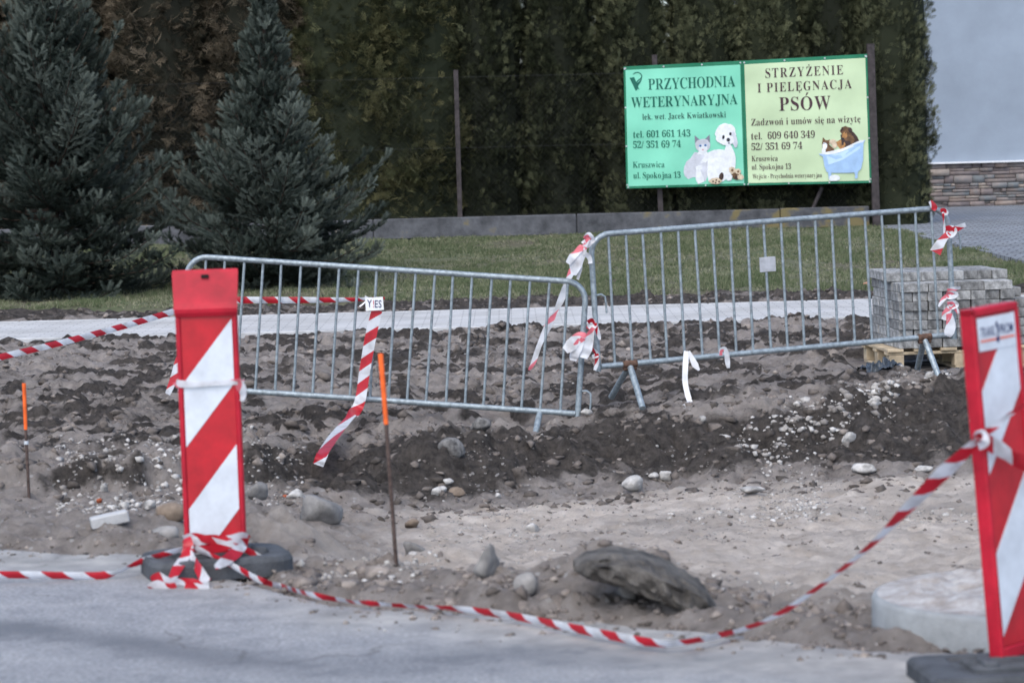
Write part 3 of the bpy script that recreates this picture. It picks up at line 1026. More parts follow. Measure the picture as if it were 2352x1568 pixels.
SPRUCE = attr_mat('spruce_needles', [(0.011, 0.016, 0.012), (0.042, 0.056, 0.046), (0.128, 0.150, 0.128)], rough=0.75, spec=0.15, nscale=1.5, namp=0.12)
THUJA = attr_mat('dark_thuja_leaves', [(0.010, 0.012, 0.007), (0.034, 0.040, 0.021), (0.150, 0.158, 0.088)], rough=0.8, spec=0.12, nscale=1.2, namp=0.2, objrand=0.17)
THUJAO = attr_mat('olive_thuja_leaves', [(0.018, 0.022, 0.012), (0.054, 0.060, 0.028), (0.150, 0.142, 0.070)], rough=0.8, spec=0.12, nscale=1.2, namp=0.25)
THUJAB = attr_mat('browned_thuja_leaves', [(0.016, 0.017, 0.012), (0.052, 0.046, 0.032), (0.160, 0.128, 0.090)], rough=0.8, spec=0.12, nscale=1.0, namp=0.3)


def spruce_crown(seed, Ht, profile):
    pf, pr = zip(*profile)
    r = np.random.default_rng(seed)
    P, D, S, T = [], [], [], []
    twig = MB()
    def add(p, d, s, t):
        P.append(p); D.append(d); S.append(s); T.append(t)
    z = 0.10
    while z < Ht - 0.1:
        f = z / Ht
        prof = float(np.interp(f, pf, pr)) * (1 + 0.07 * math.sin(f * 23 + seed))
        nb = max(5, int(11 * (1 - f) + 4))
        a0 = r.uniform(0, 6.28)
        for k in range(nb):
            a = a0 + 6.283 * k / nb + r.uniform(-.25, .25)
            Lb = prof * r.choice([0.5, 0.7, 0.9, 1.0, 1.15, 1.28]) * r.uniform(0.92, 1.08) + 0.06
            el = -0.15 + 0.95 * f + r.uniform(-.28, .34)
            rad = np.array([math.cos(a), math.sin(a), 0.0]); tan = np.array([-math.sin(a), math.cos(a), 0.0])
            def pt(t):
                return rad * (Lb * t * math.cos(el)) + np.array([0, 0, z + Lb * t * math.sin(el) + 0.28 * Lb * t * t * t]) + tan * 0.0
            bt = r.normal(0, .22)
            if Lb > 0.25:
                twig.tube([pt(0), pt(.35), pt(.7), pt(.97)], [0.012 + 0.01 * Lb, 0.012, 0.008, 0.004], 4, caps=False)
            t = 0.22 if Lb > 0.3 else 0.1
            while t < 1.0:
                p = pt(t); d = pt(min(t + 0.05, 1.05)) - pt(t - 0.05); d /= np.linalg.norm(d)
                lb2 = min(0.42, 0.55 * Lb) * (1 - t) ** 0.7 * r.uniform(.8, 1.15) + 0.05
                for sg in (-1, 1):
                    dd = d * 0.75 + tan * sg * 0.75 + np.array([0, 0, r.uniform(-.1, .25)])
                    dd /= np.linalg.norm(dd)
                    q = 0.0
                    while q < lb2:
                        pp = p + dd * q + np.array([0, 0, -0.04 * q])
                        for s2 in ((-1, 1) if q > 0.03 else (1,)):
                            d3 = dd * 0.8 + d * 0.35 * s2 + np.array([0, 0, r.uniform(-.05, .45)])
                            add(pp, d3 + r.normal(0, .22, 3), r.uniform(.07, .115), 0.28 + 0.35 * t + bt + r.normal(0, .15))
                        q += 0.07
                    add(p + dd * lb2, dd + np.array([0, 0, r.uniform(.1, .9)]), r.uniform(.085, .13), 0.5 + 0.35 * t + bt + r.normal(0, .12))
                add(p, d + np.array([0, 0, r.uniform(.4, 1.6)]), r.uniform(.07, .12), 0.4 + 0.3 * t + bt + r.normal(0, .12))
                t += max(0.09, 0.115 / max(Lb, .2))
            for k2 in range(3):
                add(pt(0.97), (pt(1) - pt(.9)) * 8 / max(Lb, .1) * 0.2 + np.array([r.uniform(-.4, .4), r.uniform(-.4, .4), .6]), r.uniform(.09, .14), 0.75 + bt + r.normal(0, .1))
        z += 0.155 - 0.05 * f
    for k in range(14):
        zz = Ht - 0.28 + k * 0.02
        a = k * 2.4
        add(np.array([0, 0, zz]), np.array([math.cos(a) * .6, math.sin(a) * .6, 0.9]), 0.10, 0.6)
    for k in range(3): add(np.array([0, 0, Ht - .02 + .06 * k]), np.array([0.03, 0, 1.]), 0.12, 0.6)
    P, D, S, T = map(np.array, (P, D, S, T))
    return foliage_mesh('crown', P, D, S, T, SHOOTS, seed), twig


def tree(name, label, cat, loc, crown, cmat, Ht, rt, group=None, rot=0.0, limbs=None, zc=0.0):
    t = empty(name, loc)
    t.rotation_euler[2] = rot
    tag(t, label, cat, group)
    def loc_link(nm, me, mt):
        o = bpy.data.objects.new(nm, me); COL.objects.link(o); o.parent = t
        if not me.materials: me.materials.append(mt)
        return o
    loc_link('crown', crown, cmat)
    b = limbs or MB()
    b.tube([(0, 0, -0.15), (0.01, 0, Ht * .3), (0, 0.01, Ht * .7), (0, 0, Ht * .97)], [rt, rt * .8, rt * .45, rt * .12], 8)
    loc_link('trunk', b.mesh('trunk'), TRUNK)
    return t


def lz(x, y): return float(sstep(29.5, 42, np.array(y))) * 0.25
p1 = at(140, 660, 33.2); p2 = at(628, 650, 33.6)
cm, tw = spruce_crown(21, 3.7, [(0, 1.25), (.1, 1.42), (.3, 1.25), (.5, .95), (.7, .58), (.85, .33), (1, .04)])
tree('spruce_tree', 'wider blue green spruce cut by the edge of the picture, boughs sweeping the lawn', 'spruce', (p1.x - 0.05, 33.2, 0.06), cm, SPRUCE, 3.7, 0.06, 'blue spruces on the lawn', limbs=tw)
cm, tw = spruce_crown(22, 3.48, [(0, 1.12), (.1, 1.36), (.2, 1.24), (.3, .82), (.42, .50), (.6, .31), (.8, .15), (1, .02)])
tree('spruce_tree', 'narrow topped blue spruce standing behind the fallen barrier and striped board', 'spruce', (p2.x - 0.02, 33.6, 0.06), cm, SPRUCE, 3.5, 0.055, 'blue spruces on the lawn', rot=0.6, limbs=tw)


def thuja_crown(seed, Ht, Rr, ncl, per, size, droop, spread, tonebase, taper=0.5):
    r = np.random.default_rng(seed)
    P, D, S, T = [], [], [], []
    zc = 0.03 + (r.random(ncl) ** 0.95) * (Ht - 0.05)
    ac = r.uniform(0, 6.283, ncl)
    for i in range(ncl):
        z, a = zc[i], ac[i]
        f = z / Ht
        prof = (1 - f ** 4.5) * (0.86 + 0.14 * math.sin(min(1, f * 4) * 1.57)) * (1 - taper * 0.25 * f)
        rad = Rr * prof * (1 + 0.12 * math.sin(5 * a + seed + 0.8 * math.sin(z * 2 + seed)) + 0.07 * math.sin(2 * z * 3.1 + a * 3 + seed))
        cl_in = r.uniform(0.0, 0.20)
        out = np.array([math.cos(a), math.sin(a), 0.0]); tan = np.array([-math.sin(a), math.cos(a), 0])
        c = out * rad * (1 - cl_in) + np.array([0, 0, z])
        ct = tonebase + r.normal(0, .20) - 1.6 * (cl_in - 0.1)  # clusters set deeper in the crown get a darker tone
        n = per
        g = r.normal(0, 1, (n, 3)) * np.array([spread, spread, spread * 1.6])
        p = c + out * (g[:, :1] * 0.6 - 0.03) + tan * g[:, 1:2] + np.array([0, 0, 1.0]) * g[:, 2:3]
        d = out * (0.55 + 0.25 * g[:, :1] / spread * 0.3) + tan * (g[:, 1:2] / spread * 0.30) + np.array([0, 0, 1.0]) * (0.75 - droop + 0.35 * g[:, 2:3] / spread * 0.3) + r.normal(0, .22, (n, 3))
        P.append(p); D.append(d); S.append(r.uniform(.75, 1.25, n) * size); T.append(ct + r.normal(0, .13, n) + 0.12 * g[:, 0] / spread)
    # darkest-toned inner fronds, added to stop light leaking through the crown
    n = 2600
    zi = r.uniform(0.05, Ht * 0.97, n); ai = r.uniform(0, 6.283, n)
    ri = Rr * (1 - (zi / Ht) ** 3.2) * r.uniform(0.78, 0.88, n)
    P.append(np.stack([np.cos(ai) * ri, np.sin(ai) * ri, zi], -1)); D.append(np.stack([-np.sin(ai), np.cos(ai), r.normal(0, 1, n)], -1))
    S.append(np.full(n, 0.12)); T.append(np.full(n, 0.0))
    na, nz_ = 14, 26                                   # closed hull added inside to block light, darkest tone for dark gaps
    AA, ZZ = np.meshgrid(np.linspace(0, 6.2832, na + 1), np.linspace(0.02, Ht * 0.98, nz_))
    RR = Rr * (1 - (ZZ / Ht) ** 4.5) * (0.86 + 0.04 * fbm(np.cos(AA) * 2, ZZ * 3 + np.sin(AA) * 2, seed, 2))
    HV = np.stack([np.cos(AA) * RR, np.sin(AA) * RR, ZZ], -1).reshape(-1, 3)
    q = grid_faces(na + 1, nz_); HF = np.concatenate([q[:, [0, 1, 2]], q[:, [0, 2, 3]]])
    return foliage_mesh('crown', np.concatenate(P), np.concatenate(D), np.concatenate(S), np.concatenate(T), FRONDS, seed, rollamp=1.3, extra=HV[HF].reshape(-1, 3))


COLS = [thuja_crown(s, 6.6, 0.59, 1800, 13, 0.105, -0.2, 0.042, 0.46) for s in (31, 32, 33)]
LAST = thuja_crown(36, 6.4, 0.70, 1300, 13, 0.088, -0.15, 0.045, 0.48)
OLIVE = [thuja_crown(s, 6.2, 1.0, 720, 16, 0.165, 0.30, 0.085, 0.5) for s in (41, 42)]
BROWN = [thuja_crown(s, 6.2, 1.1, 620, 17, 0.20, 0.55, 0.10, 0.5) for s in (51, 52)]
hedge = [  # px of the trunk foot, kind, mesh index, label
    (-330, 'b', 0, None), (-95, 'b', 1, 'browned loose thuja behind the apex of the wider spruce'),
    (170, 'b', 0, 'feathery thuja with dead brown sprays, in the gap just past the wider spruce'),
    (400, 'b', 1, 'browned thuja with drooping sprays midway between the two spruces'),
    (620, 'b', 0, 'thuja with pale brown sprays right behind the narrow spruce top'),
    (800, 'o', 0, 'olive green thuja just past the narrow spruce, its upper sprays golden'),
    (965, 'o', 1, 'olive green loose thuja pressed against the lone fence post'),
    (1128, 'c', 0, 'dark columnar thuja nearest the olive green ones, just beyond the lone fence post'),
    (1292, 'c', 1, 'dark columnar thuja between the lone fence post and the banners'),
    (1455, 'c', 2, 'dark columnar thuja behind the free edge of the green banner'),
    (1620, 'c', 0, 'dark columnar thuja behind the middle of the green banner'),
    (1780, 'c', 1, 'dark columnar thuja behind the heading of the yellow banner'),
    (1925, 'c', 2, 'dark columnar thuja behind the yellow banner, next to the last one'),
    (2040, 'l', 0, 'broad columnar thuja that ends the hedge beside the house'),
]
for i, (px, kd, mi, lab) in enumerate(hedge):
    Y = {'b': 43.4, 'o': 43.1, 'c': 42.9, 'l': 42.85}[kd]
    p = at(px, 540, Y)
    cmm, mtl = {'b': (BROWN, THUJAB), 'o': (OLIVE, THUJAO), 'c': (COLS, THUJA), 'l': ([LAST], THUJA)}[kd]
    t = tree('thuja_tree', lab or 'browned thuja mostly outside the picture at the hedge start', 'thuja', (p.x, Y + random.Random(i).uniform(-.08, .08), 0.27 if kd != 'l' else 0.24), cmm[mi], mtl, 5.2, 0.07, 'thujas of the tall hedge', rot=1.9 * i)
    if lab is None: t['label'] = 'browned thuja first in the hedge, mostly outside the picture'

# ------------------------------------------------------------------ crowd barriers
def barrier(label, BL, BR, height, nbars, legs, plate=None, hooks=True, x0bar=0.12, Rt=0.0192, clamp=True):
    ex = (BR - BL); Lw = ex.length; ex.normalize()
    ez = Vector((0, 0, 1)); ez = (ez - ex * ez.dot(ex)).normalized()
    ey = ez.cross(ex)
    base = BL
    root = empty('crowd_barrier', BL)
    tag(root, label, 'barrier', 'steel crowd barriers round the site')
    Q = lambda x, z, y=0.0: base + ex * x + ez * z + ey * y
    cr = 0.13
    def arc(cx, cz, a0, a1, n=7):
        return [Q(cx + cr * math.cos(a0 + (a1 - a0) * k / n), cz + cr * math.sin(a0 + (a1 - a0) * k / n)) for k in range(n + 1)]
    b = MB()
    b.tube([Q(0, -0.03)] + [Q(0, 0.3)] + arc(cr, height - cr, math.pi, math.pi / 2) + arc(Lw - cr, height - cr, math.pi / 2, 0) + [Q(Lw, 0.3), Q(Lw, -0.03)], Rt, 12)
    b.build('frame', GALV, root)
    b = MB(); b.tube([Q(0.018, 0), Q(Lw / 2, 0.002), Q(Lw - 0.018, 0)], Rt, 12)
    b.build('bottom_rail', GALV, root)
    rnd = random.Random(int(Lw * 1e4))
    for k in range(nbars):
        x = x0bar + (Lw - 2 * x0bar) * k / (nbars - 1)
        b = MB(); j = rnd.uniform(-.004, .004)
        b.tube([Q(x + j, 0.016), Q(x, height / 2, rnd.uniform(-.003, .003)), Q(x - j, height - 0.016)], 0.0090, 8)
        b.build('bar', GALV, root)
    for (x, foot, rad) in legs:
        b = MB(); top = Q(x, -0.012)
        b.tube([top, top + (foot - top) * 0.5 + Vector((0, 0, .004)), foot], rad, 10)
        b.build('leg', GALV, root)
    if clamp:
        for x in sorted({l[0] for l in legs}):
            b = MB(); b.tube([Q(x - 0.05, 0), Q(x + 0.05, 0)], Rt + 0.006, 12)
            b.tube([Q(x - 0.045, -0.03), Q(x + 0.045, -0.03)], 0.014, 8)
            b.build('clamp', RUST, root)
    if hooks:
        for (x, z, sg) in hooks:
            b = MB(); b.tube([Q(x, z), Q(x + sg * .05, z + .006), Q(x + sg * .075, z - .01), Q(x + sg * .08, z - .06), Q(x + sg * .08, z - .12)], 0.007, 8)
            b.build('hook', GALV, root)
    if plate:
        x, z = plate
        b = MB(); b.box(Q(x, z, -0.012), (0.115, 0.005, 0.10), M=Matrix((ex, ey, ez)).transposed(), bev=0.002)
        b.build('tag_plate', PLATE, root)
    return Q, Lw


YL, YR0, YR1 = 18.75, 18.75, 19.45
BL_ = at(415, 888, YL + 0.1); BR_ = at(1327, 950, YL)
QL, LL = barrier('tilted steel barrier leaning down into the dug soil, behind the striped board', BL_, BR_, 0.872, 20,
                 [(LL_ := (at(1240, 944, YL) - BL_).length, at(1230, 997, YL - 0.16), 0.021), (0.28, at(520, 935, YL - .1), 0.021)], hooks=[((BR_ - BL_).length, 0.15, 1)], clamp=False)
BL2 = at(1374, 842, YR0); BR2 = at(2191, 768, YR1)
lx1 = (at(1447, 832, YR0 + .05) - BL2).length; lx2 = (at(2114, 772, YR1) - BL2).length
QR, LR = barrier('upright steel barrier with a small blank plate, in front of the paver pallet', BL2, BR2, 0.872, 20,
                 [(lx1, at(1476, 937, YR0 - 0.22), 0.021), (lx1, at(1404, 912, YR0 + 0.3), 0.021), (lx2, at(2160, 876, YR1 - 0.22), 0.021), (lx2, at(2105, 858, YR1 + 0.25), 0.021)],
                 plate=((at(1758, 590, 19.1) - BL2).dot((BR2 - BL2).normalized()), 0.585), hooks=[(0.0, 0.47, -1 * -1), (LR_ := (BR2 - BL2).length, 0.70, 1)])

# ------------------------------------------------------------------ striped guide boards
def guide_board(label, base, yaw, lean, W, Ht, stripes, extra=None, cap=True, basefn=None):
    root = empty('guide_board', base)
    tag(root, label, 'guide board', 'red and white guide boards on the road edge')
    Mx = Matrix.Rotation(lean, 3, 'Y') @ Matrix.Rotation(yaw, 3, 'Z')
    def T(p): return base + Mx @ Vector(p)
    D = 0.058; bw = 0.022
    def prof(name, outline, y0, y1, mt, bev=0.0, parent=root):
        b = MB()
        n = len(outline)
        vs = [T((x, y0, z)) for x, z in outline] + [T((x, y1, z)) for x, z in outline]
        fs = [tuple(range(n)), tuple(range(2 * n - 1, n - 1, -1))] + [(i, n + i, n + (i + 1) % n, (i + 1) % n) for i in range(n)]
        b.add(vs, fs)
        return b.build(name, mt, parent)
    h = W / 2
    ztop = Ht - (0.17 if cap else 0.0)
    # shell: rim bars stand proud of the sheeting on both sides
    b = MB()
    rad3 = Mx
    def bx(cx, cy, cz, sx, sy, sz, bev=0.006):
        b.box(T((cx, cy, cz)), (sx, sy, sz), M=rad3, bev=bev)
    bx(-h + bw / 2, 0, ztop / 2, bw, D, ztop)
    bx(h - bw / 2, 0, ztop / 2, bw, D, ztop)
    bx(0, 0, 0.025, W - 2 * bw - 0.002, D - 0.004, 0.045)
    if cap:
        # bulged cap: swells forward at a crease, then leans back
        w0, w1 = h + 0.002, h + 0.012
        pf = [(-D / 2 - 0.002, ztop - 0.03), (-D / 2 - 0.012, ztop - 0.012), (-D / 2 - 0.014, ztop + 0.004), (-D / 2 - 0.004, ztop + 0.03), (D / 2 - 0.022, Ht - 0.012), (D / 2 - 0.012, Ht)]
        n = len(pf)
        ws = [w0 - 0.004, w0 + 0.001, w0 + 0.002, w0 + 0.002, w1 - 0.002, w1 - 0.006]
        vs = []
        for (y, z), ww in zip(pf, ws): vs += [T((-ww, y, z)), T((ww, y, z))]
        vs += [T((w1 - .006, D / 2, Ht)), T((-w1 + .006, D / 2, Ht)), T((w0 - .004, D / 2, ztop - .03)), T((-w0 + .004, D / 2, ztop - .03))]
        fs = [(2 * i, 2 * i + 1, 2 * i + 3, 2 * i + 2) for i in range(n - 1)]
        q = 2 * n
        fs += [(q - 2, q - 1, q, q + 1), (q + 1, q, q + 2, q + 3), (0, q + 3, q + 2, 1)]
        fs += [tuple([2 * i for i in range(n)][::1] + [q + 1, q + 3]), tuple([2 * i + 1 for i in range(n)][::-1] + [q + 2, q])]
        b.add(vs, fs, smooth=False)
    else:
        bx(0, 0, Ht - 0.014, W, D, 0.028)
    fr = b.build('frame', RED, root)
    if cap:
        b = MB(); zc = Ht - 0.028; yc = D / 2 - 0.034
        b.box(T((0.0, yc + 0.002, zc)), (0.032, 0.016, 0.014), M=rad3)  # black block on the cap, coloured as the shade inside a recess
        b.build('slot', DARKSLOT, fr)
    zs0, zs1 = 0.05, (ztop - 0.03 if cap else Ht - 0.03)
    iw = h - bw
    b = MB(); bx(0, 0, (zs0 + zs1) / 2, 2 * iw - 0.001, D - 0.016, zs1 - zs0, 0.0)
    b.build('sheeting', REDF, root)
    yf = -(D - 0.016) / 2
    for zl_lo, zl_hi, zr_lo, zr_hi in stripes:
        # stripe with ends at left edge (zl) and right edge (zr), clipped to the sheet
        poly = [(-iw + .002, zl_lo), (iw - .002, zr_lo), (iw - .002, zr_hi), (-iw + .002, zl_hi)]
        for lim, keep in ((zs1 - .002, -1), (zs0 + .002, 1)):
            outp = []
            for i in range(len(poly)):
                a_, c_ = poly[i], poly[(i + 1) % len(poly)]
                ina, inc = (a_[1] - lim) * keep >= 0, (c_[1] - lim) * keep >= 0
                if ina: outp.append(a_)
                if ina != inc:
                    t = (lim - a_[1]) / (c_[1] - a_[1]); outp.append((a_[0] + (c_[0] - a_[0]) * t, lim))
            poly = outp
        if len(poly) > 2:
            prof('stripe', poly, yf - 0.0025, yf + 0.001, WHITEF)
    if extra: extra(T, yf, iw, root, prof)
    return root, T


bL = at(497, 1274, 12.2)
def lz_(py): return (1274 - py) / 535.0
s_ = [(lz_(1020), lz_(872), lz_(876), lz_(727)), (lz_(1312), lz_(1164), lz_(1166), lz_(1017))]
bdL, TL_ = guide_board('red and white striped board with a plain bulged red cap, tape wound round its foot', bL, 0.03, math.radians(-0.4), 0.264, 1.235,
                       [(a, b_, c, d) for a, b_, c, d in s_])
bR = at(2303, 1522, 9.45)
YAW = math.radians(42)
Mr = Matrix.Rotation(math.radians(-4.2), 3, 'Y') @ Matrix.Rotation(YAW, 3, 'Z')
bRc = bR - Mr @ Vector((-0.126, -0.029, 0.0))
def text_glyph_later(*a): pass
BOARD_EXTRA = {}
def extraR(T, yf, iw, root, prof):
    zt_ = 1.195 - 0.03
    lab = prof('label', [(-iw + .004, zt_ - .115), (iw - .004, zt_ - .115), (iw - .004, zt_ - .004), (-iw + .004, zt_ - .004)], yf - 0.0045, yf - 0.0026, WHITEF)
    ORL = mat('label_orange', (0.65, 0.16, 0.10), 0.5, 0.1)
    prof('label_line', [(-iw + .014, zt_ - .086), (iw - .012, zt_ - .086), (iw - .012, zt_ - .078), (-iw + .014, zt_ - .078)], yf - 0.0060, yf - 0.0046, ORL, parent=lab)
    BOARD_EXTRA['T'] = T; BOARD_EXTRA['yf'] = yf; BOARD_EXTRA['iw'] = iw; BOARD_EXTRA['z'] = zt_; BOARD_EXTRA['root'] = lab
bdR, TR_ = guide_board('striped board with a company label at its top, leaning and cut by the picture edge', bRc, YAW, math.radians(-4.2), 0.252, 1.195,
                       [(0.635, 0.915, 0.90, 1.18), (0.085, 0.365, 0.35, 0.635)], extra=extraR, cap=False)

# rubber feet
def rubber_foot(label, c, yaw, sx, sy, h, corner):
    Mx = Matrix.Rotation(yaw, 3, 'Z')
    def oct_(k, z):
        ax, ay, q = sx / 2 * k, sy / 2 * k, corner
        pts = []
        for (qx, qy) in ((1, 1), (-1, 1), (-1, -1), (1, -1)):
            cx, cy = qx * (ax - q), qy * (ay - q)
            a0 = {(1, 1): 0, (-1, 1): 90, (-1, -1): 180, (1, -1): 270}[(qx, qy)]
            for i in range(7):
                a = math.radians(a0 + 90 * i / 6)
                pts.append((cx + q * math.cos(a), cy + q * math.sin(a), z))
        return pts
    b = MB()
    rings = [oct_(1.0, 0.0), oct_(1.0, h * 0.72), oct_(0.97, h * 0.95), oct_(0.92, h), oct_(0.72, h), oct_(0.69, h * .8), oct_(0.5, h * .8)]
    n = len(rings[0])
    vs = [c + Mx @ Vector(p) for rg in rings for p in rg]
    fs = [(i * n + k, i * n + (k + 1) % n, (i + 1) * n + (k + 1) % n, (i + 1) * n + k) for i in range(len(rings) - 1) for k in range(n)]
    fs.append(tuple((len(rings) - 1) * n + k for k in range(n)))
    b.add(vs, fs)
    for k in range(-2, 3):
        b.box(c + Mx @ Vector((0, k * sy * 0.095, h * 0.86)), (sx * 0.62, 0.022, 0.03), M=Mx, bev=0.004)
    for sgn in (-1, 1):
        b.box(c + Mx @ Vector((sgn * 0.19, 0, h * .9)), (0.05, 0.13, 0.05), M=Mx, bev=0.008)
    o = b.build('rubber_foot', RUBBER)
    tag(o, label, 'sign foot', 'black rubber feet of the guide boards')
    return o
cL = Vector((bL.x + 0.0, bL.y - 0.0, 0.003))
rubber_foot('scuffed black rubber foot wound with tape, under the capped striped board', cL, 0.30, 0.62, 0.46, 0.085, 0.12)
cR = TR_((0, 0, 0)); cR.z = 0.0
rubber_foot('black rubber foot in the picture corner, under the labelled striped board', Vector((cR.x + 0.05, cR.y - 0.17, 0.003)), 0.10, 0.84, 0.44, 0.062, 0.035)

# ------------------------------------------------------------------ lettering (flat printed shapes)
GLY = {}
DG = bpy.context.evaluated_depsgraph_get


def glyph(ch, serif=True, offset=0.0):
    key = (ch, serif, offset)
    if key in GLY: return GLY[key]
    c = ch
    if serif:
        if 'A' <= ch <= 'Z': c = chr(0x1D400 + ord(ch) - 65)
        elif 'a' <= ch <= 'z': c = chr(0x1D41A + ord(ch) - 97)
        elif '0' <= ch <= '9': c = chr(0x1D7CE + ord(ch) - 48)
    cu = bpy.data.curves.new('lettering_curve', 'FONT')
    cu.body = c; cu.size = 1.0; cu.resolution_u = 3; cu.offset = offset
    ob = bpy.data.objects.new('lettering_curve', cu)
    COL.objects.link(ob)
    bpy.context.view_layer.update()
    me = bpy.data.meshes.new_from_object(ob.evaluated_get(DG()))
    v = [tuple(p.co) for p in me.vertices]; f = [tuple(p.vertices) for p in me.polygons]
    bpy.data.objects.remove(ob); bpy.data.curves.remove(cu); bpy.data.meshes.remove(me)
    GLY[key] = (v, f)
    return v, f


BASE = {'Ż': ('Z', 'dot'), 'Ę': ('E', 'tail'), 'Ó': ('O', 'acute'), 'ń': ('n', 'acute'), 'ó': ('o', 'acute'), 'ę': ('e', 'tail'), 'ś': ('s', 'acute')}


def text_line(txt, serif=True, offset=0.0, track=0.05):
    """unit layout: cap height 1, starts at x=0; returns verts, faces, width"""
    hv, _ = glyph('H', serif, offset)
    y0 = min(p[1] for p in hv); ch = max(p[1] for p in hv) - y0
    V, Fc, pen = [], [], 0.0
    for c in txt:
        if c == ' ': pen += 0.36 + track; continue
        bch, acc = BASE.get(c, (c, None))
        gv, gf = glyph(bch, serif, offset)
        xa = min(p[0] for p in gv); xb = max(p[0] for p in gv); yt = (max(p[1] for p in gv) - y0) / ch
        b = len(V)
        V += [((p[0] - xa) / ch + pen, (p[1] - y0) / ch) for p in gv]
        Fc += [tuple(i + b for i in f) for f in gf]
        wd = (xb - xa) / ch
        xm = pen + wd / 2
        q = None
        if acc == 'acute': q = [(xm - .06, yt + .07), (xm + .03, yt + .07), (xm + .20, yt + .29), (xm + .05, yt + .29)]
        elif acc == 'dot': q = [(xm - .07, yt + .10), (xm + .07, yt + .10), (xm + .07, yt + .25), (xm - .07, yt + .25)]
        elif acc == 'tail': q = [(xm + .10, 0.0), (xm + .0, -.15), (xm + .08, -.25), (xm + .22, -.22), (xm + .10, -.15), (xm + .20, 0.0)]
        if q:
            b = len(V); V += q
            Fc.append(tuple(b + i for i in range(len(q))))
        pen += wd + max(track, 0.09 if c.islower() or c in '.:' else 0.0) + (0.05 if not serif else 0.03)
    return V, Fc, pen - track


# ------------------------------------------------------------------ the two banners
SGY = FY - 0.06
def crop(x, y): return ((2400 + x / 1.96) / 1.7415, (150 + y / 1.96) / 1.7415)     # survey sheet of the banners
def ripple(X, Zz): return 0.010 * math.sin(X * 3.1 + Zz * 2.3) + 0.006 * math.sin(X * 7.3 - Zz * 5.1) + 0.004 * math.sin(Zz * 11 + X * 2)
def bp_(x, y, lift=0.0):
    p = at(*crop(x, y), SGY)
    return Vector((p.x, SGY + ripple(p.x, p.z) - lift, p.z))


def banner(name, label, corners, col, colb, lines, group, folds):
    TLc, TRc, BRc, BLc = corners
    root = empty(name, bp_((BLc[0] + BRc[0]) / 2, BLc[1]))
    tag(root, label, 'banner', group)
    NX, NY = 40, 40
    def bil(u, v): 
        top = (TLc[0] + (TRc[0] - TLc[0]) * u, TLc[1] + (TRc[1] - TLc[1]) * u)
        bot = (BLc[0] + (BRc[0] - BLc[0]) * u, BLc[1] + (BRc[1] - BLc[1]) * u)
        return (top[0] * v + bot[0] * (1 - v), top[1] * v + bot[1] * (1 - v))
    def sheet(u0, u1, v0, v1, lift, nm, mt, nx=NX, ny=NY):
        b = MB(); vs = []
        for j in range(ny + 1):
            for i in range(nx + 1):
                x, y = bil(u0 + (u1 - u0) * i / nx, v0 + (v1 - v0) * j / ny)
                vs.append(bp_(x, y, lift))
        fs = [(j * (nx + 1) + i, j * (nx + 1) + i + 1, (j + 1) * (nx + 1) + i + 1, (j + 1) * (nx + 1) + i) for j in range(ny) for i in range(nx)]
        b.add(vs, fs, smooth=True)
        return b.build(nm, mt, root)
    sheet(0, 1, 0, 1, 0.0, 'border', mat('banner_green_hem', (0.01, 0.17, 0.085), 0.5, 0.1, spec=0.4))
    sh = sheet(0.016, 0.984, 0.018, 0.970, 0.004, 'sheet', col)
    b = MB()
    for k in range(4):
        for (u, v) in ((k / 3 * 0.97 + 0.015, 0.985), (k / 3 * .97 + 0.015, 0.010), (0.008 if TLc[0] < 500 else 0.992, k / 3 * 0.95 + .03)):
            p = bp_(*bil(u, v), 0.004)
            b = MB(); b.tube([p + Vector((0, -0.004, 0)), p + Vector((0, 0.0, 0))], 0.013, 8)
            b.build('eyelet', mat('eyelet_metal', (0.5, 0.52, 0.53), 0.4, 0.1, metal=0.6), root)
    for (txt, p0, p1, capx, mt, trk, ser) in lines:
        V, Fc, wd = text_line(txt, ser, -0.006 if capx < 90 else -0.004, trk)
        upx = -(p1[1] - p0[1]) / max(1, (p1[0] - p0[0])) * -1
        vs = []
        for (a, h_) in V:
            t = a / wd
            x = p0[0] + (p1[0] - p0[0]) * t - 0.028 * h_ * capx
            y = p0[1] + (p1[1] - p0[1]) * t - h_ * capx
            vs.append(bp_(x, y, 0.010))
        b = MB(); b.add(vs, Fc)
        b.build('lettering', mt, sh)
    return sh


BG1 = mat('mint_banner_print', (0.20, 0.61, 0.43), 0.42, 0.05, 2, spec=0.4)
BG2 = mat('lime_banner_print', (0.50, 0.62, 0.39), 0.42, 0.05, 2, spec=0.4)
INKG = mat('green_ink', (0.005, 0.11, 0.075), 0.5, 0.05)
INKD = mat('dark_green_ink', (0.006, 0.055, 0.045), 0.5, 0.05)
INKB = mat('aubergine_ink', (0.055, 0.022, 0.032), 0.5, 0.05)
grp = 'advertising banners on the wire fence'
L1 = [('PRZYCHODNIA', (378, 411), (1062, 385), 84, INKG, 0.04, True), ('WETERYNARYJNA', (245, 552), (1080, 523), 80, INKG, 0.03, True),
      ('lek. wet. Jacek Kwiatkowski', (332, 646), (990, 627), 45, INKD, 0.04, True), ('tel. 601 661 143', (260, 787), (710, 776), 52, INKG, 0.05, True),
      ('52/ 351 69 74', (260, 868), (635, 860), 52, INKG, 0.05, True), ('Kruszwica', (258, 1021), (508, 1018), 46, INKG, 0.04, True),
      ('ul. Spokojna 13', (262, 1106), (633, 1100), 47, INKG, 0.05, True)]
